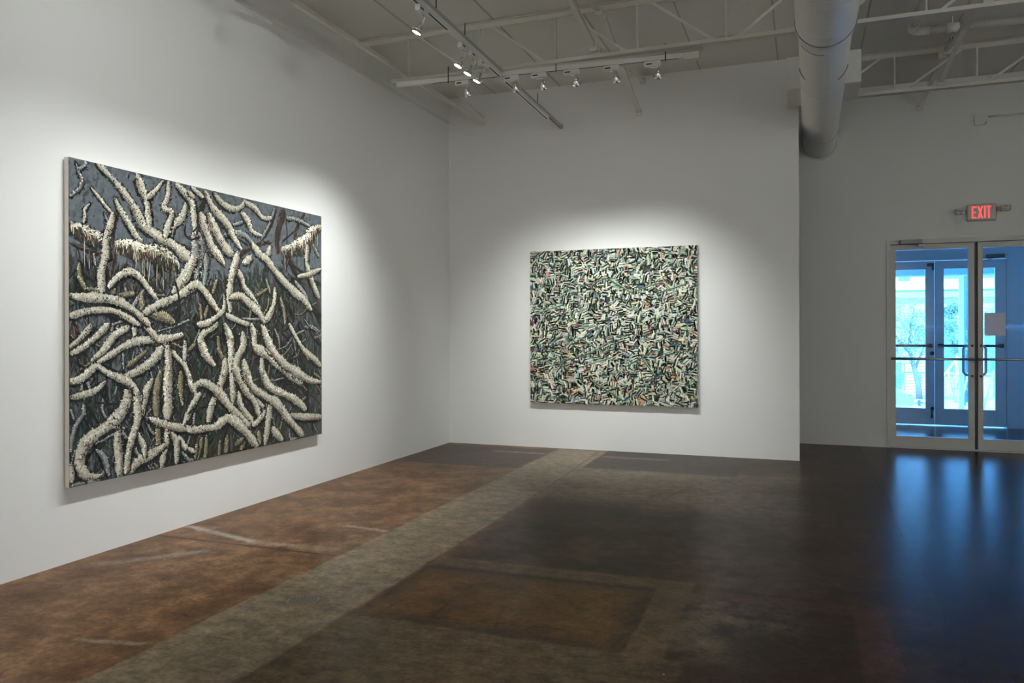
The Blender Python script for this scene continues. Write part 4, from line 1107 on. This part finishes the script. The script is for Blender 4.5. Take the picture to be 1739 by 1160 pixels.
# street tree
def tree():
    rnd=random.Random(3)
    r=thing('street_tree',(3.3,26.8,G),'leafy green tree on the street beyond the far left door','tree')
    bark=simple('bark',(.22,.18,.14),.9)
    part(MB().tube([(3.35,26.8,G),(3.30,26.8,-.4),(3.18,26.8,.15),(3.05,26.8,.7)],[.10,.08,.07,.05],10),'trunk',bark,r)
    for p in ([(3.22,26.8,.05),(3.4,26.85,.5),(3.55,26.9,1.0)],[(3.1,26.8,.5),(2.7,26.7,1.0),(2.5,26.7,1.5)],[(3.06,26.8,.7),(3.1,26.8,1.3),(3.2,26.8,1.9)]):
        part(MB().tube(p,[.05,.035,.015],8),'branch',bark,r)
    fo=MB()
    blobs=[(2.6,26.8,1.3,.55),(3.1,26.8,1.0,.50),(3.5,26.9,.85,.42),(2.9,26.7,1.75,.55),(2.3,26.7,.8,.5),(3.35,26.8,1.45,.42),(2.4,26.8,1.9,.5),(2.9,26.8,.55,.42),(4.2,27.0,1.5,.32),(4.35,27.0,1.05,.34),(4.3,27.,1.9,.2),(4.45,27,.7,.26),(5.35,27.0,1.5,.5),(5.4,27,.9,.5)]
    for i in range(15000):
        cx,cy,cz,R=rnd.choice(blobs); d=Vector((rnd.gauss(0,1),rnd.gauss(0,1),rnd.gauss(0,1))).normalized()*R*rnd.uniform(.5,1.05)
        c=Vector((cx,cy,cz))+d; u=Vector((rnd.gauss(0,1),rnd.gauss(0,1),rnd.gauss(0,1))).normalized(); v=u.orthogonal().normalized(); s=rnd.uniform(.018,.036)
        fo.add([c-u*s,c+v*s*.5,c+u*s,c-v*s*.5],[(0,1,2,3)])
    t=NT('leaf_green'); t.col(t.mix(t.noise(6,3),(.12,.20,.10),(.34,.42,.26))); t.set(Roughness=.6)
    part(fo,'foliage',t.m,r)
tree()
def shrub():
    rnd=random.Random(5); r=thing('planted_shrub',(4.35,27.2,G),'bare branching shrub at the foot of the stair railing','shrub')
    b=MB()
    for k in range(16):
        a=rnd.uniform(0,2*PI); s=rnd.uniform(.12,.30); h=rnd.uniform(.4,.75)
        b.tube([(4.35,27.2,G),(4.35+s*.4*math.cos(a),27.2+s*.4*math.sin(a),G+h*.5),(4.35+s*math.cos(a),27.2+s*math.sin(a),G+h)],[.02,.012,.005],6)
    part(b,'stems',simple('stem_grey',(.6,.58,.52),.8),r)
    f=MB()
    for k in range(260):
        c=Vector((4.35+rnd.gauss(0,.17),27.2+rnd.gauss(0,.1),G+rnd.uniform(.4,.85))); u=Vector((rnd.gauss(0,1),rnd.gauss(0,1),rnd.gauss(0,1))).normalized(); v=u.orthogonal().normalized()
        f.add([c-u*.03,c+v*.015,c+u*.03,c-v*.015],[(0,1,2,3)])
    part(f,'leaves',simple('leaf_pale',(.4,.48,.34),.7),r)
shrub()
def car():
    r=thing('car',(1.1,23.9,G),'pale blue parked car, nose showing at the far left door','car')
    paint=simple('car_paint',(.30,.50,.58),.25,.1,.02,coat=.5); gl=simple('car_glass',(.03,.06,.08),.1)
    body=[(2.74,G+.25),(2.76,G+.42),(2.68,G+.50),(2.35,G+.62),(1.75,G+.72),(1.15,G+.98),(-.2,G+1.0),(-1.1,G+.78),(-1.35,G+.70),(-1.4,G+.3),(-1.35,G+.22),(2.70,G+.22)]
    part(MB().prism(body,'y',23.1,24.75),'body',paint,r)
    cab=[(1.55,G+.76),(.75,G+1.36),(-.35,G+1.40),(-1.05,G+.82)]
    part(MB().prism(cab,'y',23.2,24.65),'cabin_glass',gl,r)
    part(MB().prism([(.80,G+1.36),(.70,G+1.42),(-.30,G+1.45),(-.42,G+1.39)],'y',23.18,24.67),'roof',paint,r)
    for x in (2.0,-.75):
        for y in (23.15,24.7):
            part(MB().lathe([(.0003,-.09),(.2,-.09),(.30,-.08),(.32,-.04),(.32,.04),(.30,.08),(.2,.09),(.0003,.09)],Matrix.Translation((x,y,G+.32))@Matrix.Rotation(PI/2,4,'X'),24),'wheel',M['dark'],r)
    part(MB().bevbox(2.55,2.72,23.08,23.5,G+.45,G+.54,.02),'headlamp',M['chrome'],r)
car()

# ------------------------------------------------------------------ daylight
w=bpy.data.worlds.new('sky'); SC.world=w; w.use_nodes=True
bg=w.node_tree.nodes['Background']; bg.inputs[0].default_value=(*KL['sky'],1); bg.inputs[1].default_value=KL['skys']
sl=bpy.data.lights.new('sun','SUN'); sl.energy=KL['sun']; sl.color=KL['sunc']; sl.angle=math.radians(.6)
so=bpy.data.objects.new('sun',sl); COL.objects.link(so); so.location=(0,0,20)
so.rotation_euler=Vector((-.35,-.75,.8)).to_track_quat('Z','Y').to_euler()

# ------------------------------------------------------------------ camera
f,cy,yaw,roll=1317.95,562.678,math.radians(20.5857),math.radians(-.156)
fw=Vector((-math.sin(yaw),math.cos(yaw),0)); r0=Vector((math.cos(yaw),math.sin(yaw),0)); u0=Vector((0,0,1))
r2=r0*math.cos(roll)+u0*math.sin(roll); u2=-r0*math.sin(roll)+u0*math.cos(roll)
cam=bpy.data.cameras.new('camera'); co=bpy.data.objects.new('camera',cam); COL.objects.link(co)
co.matrix_world=Matrix(((r2.x,u2.x,-fw.x,0),(r2.y,u2.y,-fw.y,0),(r2.z,u2.z,-fw.z,1.235),(0,0,0,1)))
cam.sensor_width=36; cam.lens=f/1739*36; cam.shift_y=-(580-cy)/1739; cam.clip_start=.05; cam.clip_end=200
SC.camera=co
SC.view_settings.view_transform='Standard'; SC.view_settings.look='None'; SC.view_settings.gamma=1; SC.view_settings.use_curve_mapping=False
SC.view_settings.exposure=KL['exposure']
SC.cycles.max_bounces=10; SC.cycles.diffuse_bounces=6; SC.cycles.transparent_max_bounces=16
SC.cycles.sample_clamp_indirect=6.
